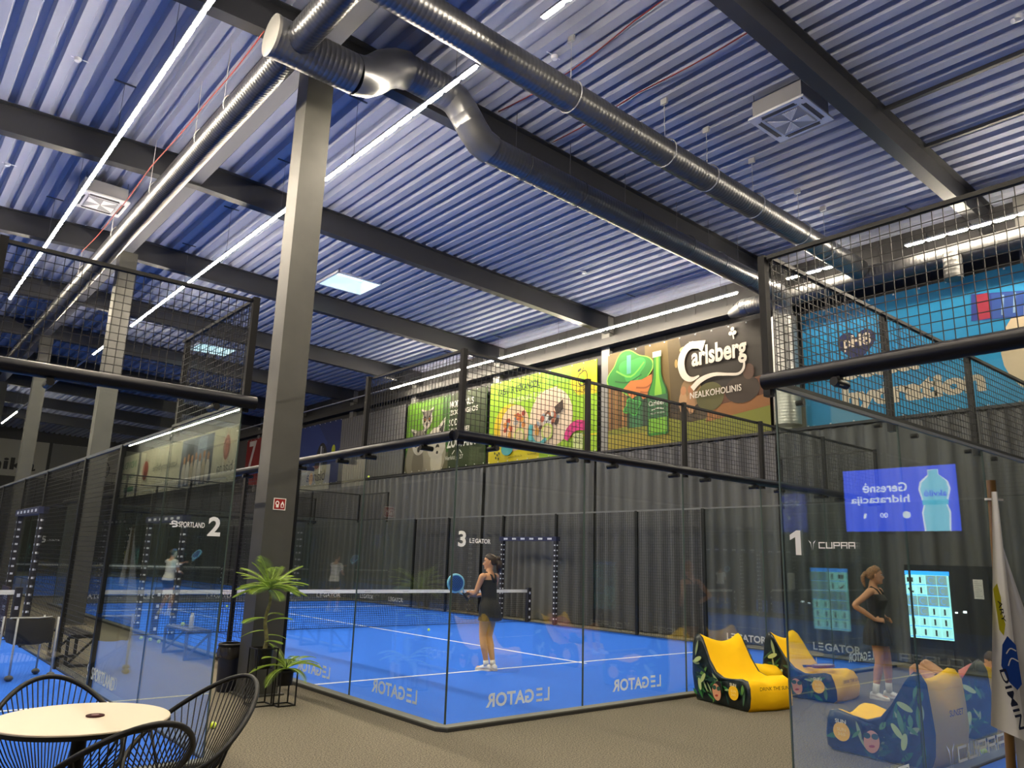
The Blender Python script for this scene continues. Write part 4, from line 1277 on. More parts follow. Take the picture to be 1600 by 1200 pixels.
def person(label, loc, rz, H, J, wear, hair_col, skin=M_SKIN, voxel=0.0075, parent_empty=None):
    """J: joints in the person's own frame, x to the person's right, y forward, 1.70 m figure"""
    k = H / 1.70
    E = empty('person', label, 'person', loc, rz)
    E.scale = (k, k, k)
    mb = MB()
    tl = J.get('lean', (0, 0))          # torso lean (x, y) at the shoulders
    hz = J.get('hip_z', 0.92)
    hipc = Vector(J.get('hip', (0, 0, hz)))
    tw = J.get('twist', 0.0)
    up_ = Vector(J.get('up', (tl[0], tl[1], 1))).normalized()
    def S_(h, a, b, oy=0.0):            # torso section h above the hip centre
        f = max(0, min(1, h / .45))
        c = hipc + up_ * h
        r = tw * f
        return c + Vector((-math.sin(r) * oy, math.cos(r) * oy, 0)), a, b, r
    secs = [(-.12, .135, .095, -.01), (-.06, .172, .118, -.014), (0, .176, .118, -.012), (.06, .158, .102, -.004), (.13, .128, .086, .002), (.20, .132, .090, .004), (.28, .146, .102, .012), (.34, .152, .108, .016), (.40, .156, .096, .008), (.45, .150, .080, 0), (.485, .110, .066, -.006), (.515, .062, .056, -.006), (.56, .050, .052, 0), (.60, .047, .050, .010)]
    if abs(up_.z) > .8:
        loft(mb, [S_(*s) for s in secs], 20)
    else:                               # reclined torso: rings square to the spine
        side = Vector((1, 0, 0)); dep = side.cross(up_) * -1
        mb.rings([[hipc + up_ * h + side * a * math.cos(q) + dep * (b * math.sin(q) + oy) for q in np.linspace(0, 2 * PI, 20, endpoint=False)] for h, a, b, oy in secs])
    if wear.get('bust', True) and abs(up_.z) > .8:
        for sx in (-1, 1):
            c = S_(.33, 0, 0, .085)[0] + Vector((sx * .062 * math.cos(tw), sx * .062 * math.sin(tw), 0))
            mb.sphere(c, (.058, .052, .055), None, 12, 8)
    for s in ('R', 'L'):
        sx = 1 if s == 'R' else -1
        sh, el, wr = [Vector(p) for p in J['arm' + s]]
        limb(mb, [sh - Vector((sx * .05, 0, .0)), sh, sh * .55 + el * .45, el, el * .6 + wr * .4, wr], [.045, .050, .043, .036, .038, .025], 14)
        h = J['hand' + s]
        hand(mb, wr + (wr - el).normalized() * .012, h[0], h[1], h[2], h[3])
        hp, kn, an, toe = [Vector(p) for p in J['leg' + s]]
        limb(mb, [hp + Vector((0, 0, .03)), hp * .6 + kn * .4, kn, kn * .65 + an * .35, an * .85 + kn * .15, an], [.092, .078, .053, .057, .036, .034], 16)
        limb(mb, [an + Vector((0, 0, -.03)), an * .5 + toe * .5 + Vector((0, 0, -.03)), toe], [.034, .036, .026], 10)
    hd = J['head']
    HM = Matrix.Translation(hd[0]) @ Matrix.Rotation(hd[1], 4, 'Z') @ Matrix.Rotation(hd[2], 4, 'X')
    nb = hipc + up_ * .54
    limb(mb, [nb, nb * .4 + (HM @ Vector((0, -.015, -.06))) * .6, HM @ Vector((0, -.01, -.04))], [.05, .047, .05], 14)
    head_mesh(mb, HM)
    HI = HM.inverted()
    def cls(c):
        q = HI @ c
        if q.y > .05 and abs(q.z) < .12:
            if abs(q.x) < .024 and -.069 < q.z < -.055:
                return 1
            for sx in (-1, 1):
                if abs(q.x - sx * .032) < .009 and abs(q.z - .008) < .0065:
                    return 2
                if abs(q.x - sx * .032) < .016 and abs(q.z - .008) < .0075:
                    return 3
                if abs(q.x - sx * .034) < .02 and abs(q.z - .030) < .0045:
                    return 2
        return 0
    remesh(mb, voxel, 'body', E, [skin, M_LIP, M_EYE, M_EYEW], cls)
    # hair
    hb = MB()
    rg = []
    for z, a, b, cy in ((-.05, .058, .045, -.055), (-.02, .070, .066, -.042), (.02, .079, .083, -.026), (.055, .079, .095, -.017), (.085, .068, .086, -.014), (.108, .048, .060, -.014), (.124, .020, .026, -.014), (.127, .006, .008, -.014)):
        rg.append([HM @ Vector((a * math.cos(q), cy + b * math.sin(q), z + .012 * math.sin(q) * (1 if z > .03 else 0))) for q in np.linspace(0, 2 * PI, 22, endpoint=False)])
    hb.rings(rg)
    for p, r in J['hair']:
        limb(hb, [HM @ Vector(x) for x in p], r, 10)
    remesh(hb, .008, 'hair', E, [mat('hair ' + hair_col, hair_col, 0.55, noise=(60, .6, 1.3))], None, 2)
    # clothing
    def torso_cloth(name, h0, h1, m, grow=.012, arms=None, flare=0.0):
        c = MB()
        hs = [h0 + (h1 - h0) * i / 10 for i in range(11)]
        H_ = [s[0] for s in secs]
        def at(h):
            return [float(np.interp(h, H_, [s[i] for s in secs])) for i in (1, 2, 3)]
        bump = lambda h: .030 * math.exp(-((h - .33) / .07) ** 2) if wear.get('bust', True) else 0
        ss = []
        for i, h in enumerate(hs):
            a_, b_, oy = at(h)
            f = flare * (1 - i / 10)
            ss.append(S_(h, a_ + grow + f, b_ + grow + f + bump(h) * .5, oy + bump(h) * .5))
        if abs(up_.z) > .8:
            loft(c, ss, 24)
        else:
            side = Vector((1, 0, 0)); dep = side.cross(up_) * -1
            c.rings([[hipc + up_ * h + side * s_[1] * math.cos(q) + dep * (s_[2] * math.sin(q)) for q in np.linspace(0, 2 * PI, 24, endpoint=False)] for h, s_ in zip(hs, ss)])
        if arms:
            for s in ('R', 'L'):
                sx = 1 if s == 'R' else -1
                sh, el, wr = [Vector(p) for p in J['arm' + s]]
                c.tube([sh - Vector((sx * .07, 0, -.005)), sh, sh * .72 + el * .28, sh * (1 - arms) + el * arms], [.066, .066, .062, .060], 16)
        return remesh(c, .009, name, E, [m], None, 3)
    if 'top' in wear:
        torso_cloth('top', *wear['top'])
    if 'straps' in wear:
        c = MB(); tr = MB()
        for sx in (-1, 1):
            f = [S_(.41, 0, 0, .098)[0] + Vector((sx * .075, 0, 0)), S_(.47, 0, 0, .06)[0] + Vector((sx * .080, 0, 0)), S_(.505, 0, 0, -.005)[0] + Vector((sx * .075, 0, 0.004)), S_(.46, 0, 0, -.082)[0] + Vector((sx * .045, 0, 0)), S_(.37, 0, 0, -.106)[0] + Vector((sx * .02, 0, 0))]
            c.tube(f, [.016, .015, .015, .016, .022], 8)
        c.build('strap', wear['straps'], E, smooth=True)
    if 'skirt' in wear:
        m, L, fl, pl = wear['skirt']
        c = MB(); rg = []
        n = 96
        for i, (h, gr) in enumerate(((.10, .013), (.04, .018), (0, .020), (-.07, .022 + fl * .4), (-.14, .022 + fl * .75), (-L, .022 + fl))):
            a_, b_, oy = [float(np.interp(max(h, -.06), [s[0] for s in secs], [s[j] for s in secs])) for j in (1, 2, 3)]
            cc = S_(h, 0, 0, oy)[0]
            pa = pl * min(1, i / 4)
            rg.append([(cc.x + (a_ + gr + pa * math.sin(q * 16)) * math.cos(q), cc.y + (b_ + gr + pa * math.sin(q * 16)) * math.sin(q), cc.z + .004 * math.sin(q * 5)) for q in np.linspace(0, 2 * PI, n, endpoint=False)])
        inner = [[(c0[0] * .99 + S_(0, 0, 0)[0].x * .01, c0[1] * .99 + S_(0, 0, 0)[0].y * .01, c0[2] + .002) for c0 in r] for r in rg[::-1]]
        c.rings(rg + inner, None, False, False)
        c.build('skirt', m, E, smooth=True, auto=60)
    if 'shorts' in wear:
        c = MB()
        loft(c, [S_(h, a_ + .012, b_ + .012, oy) for h, a_, b_, oy in secs[:4]], 20)
        for s in ('R', 'L'):
            hp, kn = Vector(J['leg' + s][0]), Vector(J['leg' + s][1])
            q = wear['shorts'][1]
            c.tube([hp + Vector((0, 0, .05)), hp * (1 - q * .5) + kn * q * .5, hp * (1 - q) + kn * q], [.098, .097, .092], 18)
        remesh(c, .010, 'shorts', E, [wear['shorts'][0]], None, 3)
    for s in ('R', 'L'):
        if 'shoes' not in wear:
            break
        an, toe = Vector(J['leg' + s][2]), Vector(J['leg' + s][3])
        d = (toe - an); d.z = 0
        d.normalize()
        sd = Vector((d.y, -d.x, 0))
        base = Vector((an.x, an.y, J['sole' + s] if 'sole' + s in J else 0.0))
        if 'socks' in wear:
            kn = Vector(J['leg' + s][1])
            c = MB(); c.tube([an - Vector((0, 0, .02)), an * .85 + kn * .15, an * (1 - wear['socks']) + kn * wear['socks']], [.043, .042, .043], 14)
            c.build('sock', M_WCLOTH, E, smooth=True)
        up = MB(); rg = []
        for y, w_, h_ in ((-.075, .018, .05), (-.065, .032, .085), (-.03, .038, .098), (.02, .039, .092), (.06, .042, .075), (.10, .045, .060), (.14, .044, .050), (.165, .034, .042), (.18, .014, .03)):
            ring = []
            for q in np.linspace(0, 2 * PI, 14, endpoint=False):
                x = w_ * math.cos(q); z = .018 + (h_ - .018) * (.5 + .5 * math.sin(q))
                x *= 1 - .35 * max(0, math.sin(q)) ** 2
                ring.append(base + d * y + sd * x + Vector((0, 0, z)))
            rg.append(ring)
        up.rings(rg)
        sh = up.build('shoe', wear['shoes'], E, smooth=True)
        so = MB(); rg = []
        for y, w_ in ((-.082, .015), (-.07, .034), (-.03, .041), (.03, .041), (.09, .048), (.14, .047), (.17, .036), (.187, .014)):
            rg.append([base + d * y + sd * x + Vector((0, 0, z)) for x, z in ((-w_, .0), (w_, .0), (w_ * .97, .026), (-w_ * .97, .026))])
        so.rings(rg); so.build('sole', mat('shoe sole', (.62, .6, .56), .7), sh)
        lc = MB()
        for y in (.035, .055, .075, .095):
            lc.bar(base + d * y - sd * .022 + Vector((0, 0, .088 - (y - .03) * .38)), base + d * y + sd * .022 + Vector((0, 0, .088 - (y - .03) * .38)), .006, .006)
        lc.build('laces', M_WHITE, sh)
    return E

def racket(name, label, pos, rot, face, rim, group=None):
    """padel racket, head in the local xz plane, handle down"""
    E = empty('padel_racket', label, 'racket', pos, 0, group)
    E.rotation_euler = rot
    out = [(.128 * math.sin(q) * (1 - .06 * math.cos(q)), .27 + .135 * math.cos(q)) for q in np.linspace(0, 2 * PI, 32, endpoint=False)]
    m = MB()
    m.rings([[(x, s, z) for x, z in out] for s in (-.017, .017)])
    fc = m.build('face', face, E)
    m = MB(); m.tube([(x, 0, z) for x, z in out], .021, 8, closed=True); m.build('rim', rim, E, smooth=True)
    h = MB()
    for i in range(-3, 4):
        for j in range(-3, 4):
            x, z = i * .026, .275 + j * .026
            if x * x + (z - .275) ** 2 < .0085:
                h.tube([(x, -.0178, z), (x, .0178, z)], .006, 8)
    h.build('holes', M_BLACK, fc)
    m = MB()
    for sx in (-1, 1):
        m.tube([(sx * .06, 0, .155), (sx * .035, 0, .10), (sx * .008, 0, .05)], .012, 8)
    m.build('throat', rim, E, smooth=True)
    m = MB(); m.tube([(0, 0, .07), (0, 0, -.075)], .017, 12); m.tube([(0, 0, -.072), (0, 0, -.085)], .021, 12)
    m.build('handle', M_RUBBER, E, smooth=True, auto=50)
    return E

def face_dir(ax, ay):           # heading so that local +y points along (ax, ay)
    return math.atan2(-ax, ay)

# woman on the near blue court, seen from behind
hd = (0.01, 0.02, 1.585)
w1 = person('person in black top and skirt standing on the blue court, holding a blue racket', (7.90, 9.80, 0.024), face_dir(-0.18, 1.0), 1.76, {
    'lean': (0.0, 0.05), 'twist': 0.12,
    'armL': [(-.175, .01, 1.365), (-.215, .10, 1.115), (-.10, .315, 1.12)], 'handL': [(.55, .8, .12), (-.3, -.2, .9), 1, .55],
    'armR': [(.175, .03, 1.365), (.235, .13, 1.12), (.06, .33, 1.06)], 'handR': [(-.7, .7, .1), (.2, .3, .9), -1, 1.1],
    'legR': [(.085, 0, .88), (.075, .05, .49), (.075, -.05, .085), (.10, .10, .035)],
    'legL': [(-.085, 0, .88), (-.06, .06, .50), (-.03, -.01, .085), (-.06, .14, .035)],
    'head': [Vector(hd), .55, -.06],
    'hair': [([(0, -.09, .03), (0, -.125, .045), (0, -.135, .02)], [.035, .045, .035]),
             ([(0, -.12, .03), (.012, -.14, -.03), (-.008, -.135, -.085), (.015, -.125, -.13), (.0, -.12, -.165)], [.042, .048, .043, .035, .015]),
             ([(.02, -.125, .0), (.035, -.145, -.06), (.02, -.135, -.12)], [.025, .024, .012]),
             ([(-.02, -.125, .0), (-.036, -.14, -.05), (-.02, -.13, -.115)], [.025, .024, .012])]},
    {'top': (.03, .40, M_CLOTH, .011), 'straps': M_CLOTH, 'skirt': (M_CLOTH, .20, .012, .003), 'shoes': mat('white shoe', (.78, .76, .72), .6), 'socks': .10}, '#2a1a10')
m = MB(); c = Vector((-.10, .315, 1.12)); q = Vector((-.215, .10, 1.115))
m.tube([c * .93 + q * .07, c * .86 + q * .14], .031, 12); m.build('wristband', M_BLACK, w1, smooth=True)
RB = mat('racket blue', (.02, .09, .30), .35); RL = mat('racket pale blue', (.18, .50, .70), .35)

# woman with a hand on her hip beyond the glass corner
w2 = person('person in black top and pleated skirt with hand on hip, seen through the glass', (11.22, 5.22, 0), face_dir(0.16, -0.99), 1.77, {
    'lean': (0.02, -.02), 'twist': .1,
    'armR': [(.178, -.01, 1.37), (.345, -.17, 1.185), (.20, .03, 1.015)], 'handR': [(-.72, .70, .0), (.6, .5, .5), -1, .45],
    'armL': [(-.178, .01, 1.37), (-.31, -.12, 1.16), (-.19, .07, 1.01)], 'handL': [(.72, .70, .0), (-.6, .5, .5), 1, .45],
    'legR': [(.085, 0, .88), (.10, .02, .48), (.11, -.05, .085), (.15, .09, .035)],
    'legL': [(-.085, 0, .88), (-.12, .06, .48), (-.14, .05, .085), (-.15, .20, .035)],
    'head': [Vector((0.02, .02, 1.585)), .55, -.02],
    'hair': [([(0, -.09, .01), (0, -.125, .02)], [.03, .03]), ([(0, -.12, .02), (0, -.155, -.03), (0, -.15, -.10), (0.01, -.135, -.16)], [.026, .030, .026, .010])]},
    {'top': (.02, .42, M_CLOTH, .011), 'straps': M_CLOTH, 'skirt': (M_CLOTH, .24, .035, .007), 'shoes': mat('white shoe', (.78, .76, .72), .6), 'socks': .28}, '#7d5834')
racket('padel_racket', 'blue padel racket held in front of the person on the blue court', (7.64, 10.10, 1.12), (0.15, -0.72, -0.35), RB, RL)

# player of the neighbouring court, outside the frame, mirrored in two glass walls
w3 = person('person in white shirt and dark shorts swinging a racket, mirrored in the glass walls', (-1.62, 21.9, 0.024), face_dir(-0.95, 0.3), 1.70, {
    'lean': (0.0, 0.06), 'twist': .0,
    'armR': [(.178, .03, 1.365), (.20, .26, 1.27), (.17, .50, 1.33)], 'handR': [(0, .9, .3), (.5, .2, .8), -1, 1.1],
    'armL': [(-.178, .03, 1.365), (-.22, .12, 1.11), (-.02, .34, 1.08)], 'handL': [(.6, .8, 0), (-.6, .3, .7), 1, .5],
    'legR': [(.085, 0, .88), (.13, .10, .47), (.16, -.03, .085), (.20, .11, .035)],
    'legL': [(-.085, 0, .88), (-.16, .08, .47), (-.22, -.05, .085), (-.25, .10, .035)],
    'head': [Vector((0, .05, 1.585)), 0, -.02], 'hair': [([(0, -.09, .01), (0, -.125, .02)], [.04, .035])]},
    {'top': (-.04, .47, M_WCLOTH, .018, .55), 'shorts': (M_CLOTH, .45), 'shoes': mat('white shoe', (.78, .76, .72), .6), 'socks': .2}, '#2a1a10')
racket('padel_racket', 'blue padel racket swung by the mirrored person in white shirt', (-2.16, 21.93, 1.37), (-.6, 0, face_dir(-.95, .3)), RB, RL)

# ================================================================== beanbag loungers
M_PRINT = mat('leaf print base', (0.006, 0.011, 0.012), 0.3, noise=(7, .6, 2.2), bump=(7, .7))
PROFILE = [(-.48, .0), (-.30, -.0), (0, 0), (.30, 0), (.47, .0), (.52, .05), (.53, .18), (.51, .31), (.47, .37), (.38, .385), (.22, .35), (.08, .34), (-.06, .40), (-.17, .53), (-.26, .68), (-.33, .80), (-.39, .855), (-.45, .84), (-.50, .74), (-.54, .55), (-.555, .35), (-.54, .15), (-.51, .04)]
TOPS = {13, 14, 15, 16, 17, 18}
def beanbag(label, pos, rz, seed=0, words='DRINK THE SUN', back='SUNSET', flat=1.0):
    """local +y is the foot end, x across"""
    E = empty('beanbag_lounger', label, 'beanbag', (*pos, 0), rz, 'yellow beanbag loungers')
    r2 = np.random.RandomState(seed)
    ph = r2.uniform(0, 6, 4)
    n = 15
    rows = []
    for i in range(n):
        t = -1 + 2 * i / (n - 1)
        W = .345
        row = []
        for k, (y, z) in enumerate(PROFILE):
            sq = 1 - .05 * t * t
            zz, yy = z, y * (1 - .035 * t * t)
            if k in TOPS:
                zz += .055 * abs(t) ** 2.2 - .05 * (1 - t * t)
                yy += .05 * (1 - t * t) - .02 * t * t
            elif 8 <= k <= 12:
                zz += .03 * abs(t) ** 2 - .02 * (1 - abs(t)) + .012 * math.sin(5 * t + ph[0] + k)
            if z > .02:
                zz += .008 * math.sin(3 * t + k * 1.3 + ph[1])
                yy += .010 * math.sin(4 * t + k * .9 + ph[2])
            row.append(Vector((W * t * (1 + .03 * math.sin(k * .9 + ph[3])), yy, zz * .91 * flat)))
        rows.append(row)
    c = MB()
    c.rings(rows, None, False, False)
    cov = c.build('cover', M_YELLOW, E, smooth=True)
    for side, row, s in (('r', rows[-1], 1), ('l', rows[0], -1)):
        m = MB()
        K = len(row)
        cen = Vector((0, 0, 0))
        for p in row:
            cen += p / K
        rings_ = []
        for f, bul in ((1.0, 0.0), (.965, .018), (.92, .029), (.80, .034), (.4, .036), (.12, .036)):
            rings_.append([Vector((p.x + s * bul, cen.y + (p.y - cen.y) * f, max(.004, cen.z * .86 + (p.z - cen.z * .86) * f))) for p in row])
        m.rings(rings_ if s > 0 else [r[::-1] for r in rings_], None, False, True)
        sp = m.build('side_panel', M_PRINT, E, smooth=True)
        # printed sun, pale leaves and a pale face-like patch
        sx = max((p.x * s for p in row)) * s + s * .030
        a = Art((sx, 0, 0), (0, s, 0), (0, 0, 1), (s, 0, 0), 0.002)
        d = s
        def inside(y, z):
            c_ = False
            for i_ in range(len(row)):
                p, q = row[i_ - 1], row[i_]
                if (p.z > z) != (q.z > z) and y < (q.y - p.y) * (z - p.z) / (q.z - p.z + 1e-9) + p.y:
                    c_ = not c_
            return c_
        n_ = 0
        while n_ < 46:
            y_, z_ = r2.uniform(-.52, .50), r2.uniform(.04, .76)
            L_, w_, q_ = r2.uniform(.05, .12), r2.uniform(.010, .026), r2.uniform(0, PI)
            if not all(inside(y_ + k_ * L_ * 1.25 * math.cos(q_), z_ + k_ * L_ * 1.25 * math.sin(q_)) for k_ in (-1, 1)) or not all(inside(y_ - k_ * .05 * math.sin(q_), z_ + k_ * .05 * math.cos(q_)) for k_ in (-1, 1)):
                continue
            n_ += 1
            pts_ = []
            for t_ in np.linspace(-1, 1, 9):
                pts_.append((t_ * L_, w_ * (1 - t_ * t_)))
            for t_ in np.linspace(1, -1, 9)[1:-1]:
                pts_.append((t_ * L_, -w_ * (1 - t_ * t_)))
            a.poly([(d * (y_ + p_[0] * math.cos(q_) - p_[1] * math.sin(q_)), z_ + p_[0] * math.sin(q_) + p_[1] * math.cos(q_)) for p_ in pts_], ['#1f4a2a', '#2f6a34', '#0f2a24', '#54803c', '#8c9c6c', '#183c30', '#3c5c40'][n_ % 7])
        a.ell(.30 * d, .20, .085, .085, '#e8b414'); a.txt('SUN', .30 * d - .06, .275, .035, '#d8d2b8', w=.11, bold=.02); a.txt('SUN', .30 * d - .045, .205, .03, '#f0d070', w=.09, bold=.02); a.txt('365', .30 * d - .04, .165, .028, '#f0d070', w=.08, bold=.02)
        a.ell(.02 * d, .19, .115, .075, '#1c120c', rot=1.2 * d); a.ell(.005 * d, .165, .075, .10, '#c48a68', rot=.25 * d); a.ell(.005 * d, .125, .03, .012, '#9c3a34', rot=.2)
        a.ell(-.03 * d, .215, .034, .026, '#2c4a3a', rot=.2); a.ell(.045 * d, .212, .034, .026, '#2c4a3a', rot=.2)
        for q in ((-.24, .3, .9), (-.30, .22, 1.8), (-.33, .52, .4)):
            a.ell(q[0] * d, q[1], .075, .028, '#a8b878', rot=q[2] * d)
        a.build(sp)
    a = Art((0, .555, 0), (-1, 0, 0), (0, 0, 1), (0, 1, 0), 0.0)
    a.txt(words, -.24, .25 * flat, .042, '#3a3018', w=.48, bold=.005)
    a.build(cov)
    a = Art((0, -.585, 0), (1, 0, 0), (0, 0, 1), (0, -1, 0), 0.0)
    a.txt(back, -.14, .45 * flat, .055, '#2a2a38', w=.28, bold=.01)
    a.build(cov)
    return E
BBL = [('yellow beanbag lounger with leaf print side nearest the glass wall of the dark haired player', (9.07, 6.02), face_dir(-.22, -.97)),
       ('yellow beanbag lounger with a racket on its seat, behind the glass corner', (10.50, 5.86), face_dir(.06, -1.0)),
       ('yellow beanbag lounger with its long printed side showing behind the glass, bottom right', (7.98, 3.62), face_dir(.04, 1.0)),
       ('yellow beanbag lounger with a person in it, seen from behind beside the white flag', (9.80, 3.70), face_dir(.10, 1.0))]
for i, (lb, p_, rz) in enumerate(BBL):
    beanbag(lb, p_, rz, i)
# flattened spare bag between two loungers
def flatbag():
    E = empty('beanbag_lounger', 'flattened yellow beanbag lying between the two loungers by the glass wall', 'beanbag', (9.86, 6.30, 0), .2, 'yellow beanbag loungers')
    m = MB(); rg = []
    for z, k in ((0, .8), (.08, .98), (.18, 1.0), (.25, .97), (.262, .93), (.275, .97), (.33, .95), (.38, .75), (.40, .35)):
        rg.append([(.30 * k * math.copysign(abs(math.cos(q)) ** .6, math.cos(q)), .33 * k * math.copysign(abs(math.sin(q)) ** .6, math.sin(q)), z + .012 * math.sin(3 * q + z * 9)) for q in np.linspace(0, 2 * PI, 32, endpoint=False)])
    m.rings(rg); m.build('cover', M_YELLOW, E, smooth=True)
    p = MB(); p.tube([(.302 * math.copysign(abs(math.cos(q)) ** .6, math.cos(q)), .332 * math.copysign(abs(math.sin(q)) ** .6, math.sin(q)), .262) for q in np.linspace(0, 2 * PI, 40, endpoint=False)], .008, 6, closed=True)
    p.build('piping', mat('dark yellow piping', (.5, .25, .003), .8), E, smooth=True)
flatbag()
racket('padel_racket', 'dark padel racket with white stripes lying on a yellow beanbag seat', (10.46, 5.95, .385), (1.48, 0.0, .35), mat('racket white', (.65, .62, .6), .35), mat('racket dark red', (.12, .03, .03), .35))

# person lying in the beanbag behind the front lounger, knees raised
person('person lying back in a yellow beanbag with bent knees raised, mostly hidden behind it', (9.84, 3.72, 0), face_dir(.22, .97), 1.66, {
    'hip': (0, .04, .43), 'up': (0, -.80, .60),
    'armR': [(.175, -.32, .71), (.27, -.10, .56), (.20, .12, .56)], 'handR': [(-.3, .95, 0), (.5, 0, .85), -1, .5],
    'armL': [(-.175, -.32, .71), (-.27, -.10, .56), (-.20, .12, .56)], 'handL': [(.3, .95, 0), (-.5, 0, .85), 1, .5],
    'legR': [(.09, .08, .45), (.09, .44, .67), (.08, .50, .30), (.09, .63, .25)],
    'legL': [(-.09, .08, .45), (-.14, .42, .63), (-.12, .47, .30), (-.13, .60, .25)],
    'soleR': .215, 'soleL': .215,
    'head': [Vector((0, -.46, .79)), 0, -.40], 'hair': [([(0, -.09, .01), (0, -.12, .02)], [.04, .035])]},
    {'top': (-.02, .46, mat('pink shirt', (.62, .20, .22), .8), .014, .5), 'shorts': (M_CLOTH, .4), 'shoes': mat('white shoe', (.78, .76, .72), .6), 'bust': False}, '#3a2616', parent_empty=None)

# ================================================================== vending machine
E_ = empty('vending_machine', 'black vending machine with a bright product screen against the curtain', 'vending machine', (14.72, 6.28, 0))
m = MB(); m.box((0, -1.36, 0), (.85, 0, 1.84)); m.build('cabinet', mat('black cabinet', (.008, .008, .009), .3), E_)
M_VS = mat('vending screen', (.30, .66, .66), .3, emit=.75)
M_VG = mat('vending tile', (.20, .34, .35), .3, emit=.55)
M_VB = mat('vending header', (.02, .22, .75), .3, emit=1.3)
M_VK = mat('vending item', (.05, .06, .08), .4)
m = MB(); m.box((-.012, -.74, .58), (0, -.02, 1.73)); s_ = m.build('screen', M_VS, E_)
a = Art((-.012, -.02, .58), (0, -1, 0), (0, 0, 1), (-1, 0, 0), .0006)
a.rect(-.015, 1.085, .75, .07, M_VB)
for r_ in range(6):
    for c_ in range(4):
        x, z = .01 + c_ * .178, .02 + r_ * .178
        dim = (r_ in (2, 3) and not (r_ == 2 and c_ > 1)) or (r_ > 3 and c_ > 1)
        a.rect(x, z, .168, .168, M_VG if dim else M_VS)
        a.rect(x, z, .168, .012, M_VB)
        if r_ == 5 and c_ == 0:
            a.rect(x + .03, z + .05, .045, .08, M_VK); a.rect(x + .09, z + .05, .045, .08, M_VK)
        elif r_ == 4 and c_ == 0:
            a.stroke([(x + .04, z + .12), (x + .08, z + .07), (x + .13, z + .06)], .03, M_VK)
        elif dim:
            a.stroke([(x + .084 + .045 * math.cos(q), z + .09 + .05 * math.sin(q)) for q in np.linspace(.6, 5.4, 12)], .006, M_VB)
        else:
            a.rect(x + .065, z + .04, .03, .1, M_VK)
a.build(s_)
m = MB(); m.box((-.008, -.77, .52), (0, -.76, 1.78)); m.box((-.02, -1.0, 1.02), (0, -.92, 1.10)); m.build('card_reader', M_RUBBER, E_)
m = MB(); m.box((-.026, -.985, 1.055), (-.018, -.93, 1.09)); m.box((-.024, -.84, 1.04), (-.016, -.80, 1.065)); m.build('indicator', mat('indicator glow', (.8, .9, 1), .4, emit=1.5), E_)
m = MB(); m.box((-.004, -1.27, 1.30), (0, -1.12, 1.62)); p = m.build('notice_sheet', M_WCLOTH, E_)
a = Art((-.004, -1.12, 1.30), (0, -1, 0), (0, 0, 1), (-1, 0, 0), .0006)
for k in range(9):
    a.rect(.02, .28 - k * .03, .06 + .05 * ((k * 7) % 3) / 2, .006, '#9a9a96')
a.build(p)
m = MB(); m.box((-.02, -.72, .16), (0, -.06, .42)); m.build('delivery_flap', M_RUBBER, E_)

# ================================================================== table, chairs, coaster
E_ = empty('round_table', 'round cream cafe table in the bottom left corner', 'table', (1.21, 5.22, 0))
m = MB(); m.lathe([(0, .715), (.455, .715), (.47, .722), (.47, .742), (.465, .745), (0, .745)], seg=56); m.build('tabletop', mat('cream laminate', (.62, .53, .40), .45), E_, smooth=True, auto=30)
m = MB(); m.lathe([(.45, .708), (.473, .712), (.474, .735), (.471, .735), (.471, .714), (.45, .714)], seg=56); m.build('edge_band', M_BLACK, E_, smooth=True, auto=30)
m = MB(); m.lathe([(0, .0), (.24, 0), (.24, .012), (.05, .022), (.04, .05), (.04, .70), (.10, .712), (0, .712)], seg=28); m.build('pedestal', M_BLACK, E_, smooth=True, auto=30)
E_ = empty('coaster', 'small dark red round coaster lying on the cream table', 'coaster', (1.275, 5.215, .746))
m = MB(); m.lathe([(0, 0), (.046, 0), (.05, .002), (.05, .006), (.044, .008), (0, .008)], seg=24); m.build('disc', mat('dark red', (.035, .006, .008), .7, spec=.1), E_, smooth=True, auto=40)
m = MB(); m.lathe([(0, .0082), (.022, .0082), (.02, .009), (0, .009)], seg=18); m.build('logo', mat('pale red', (.20, .10, .10), .7), E_)

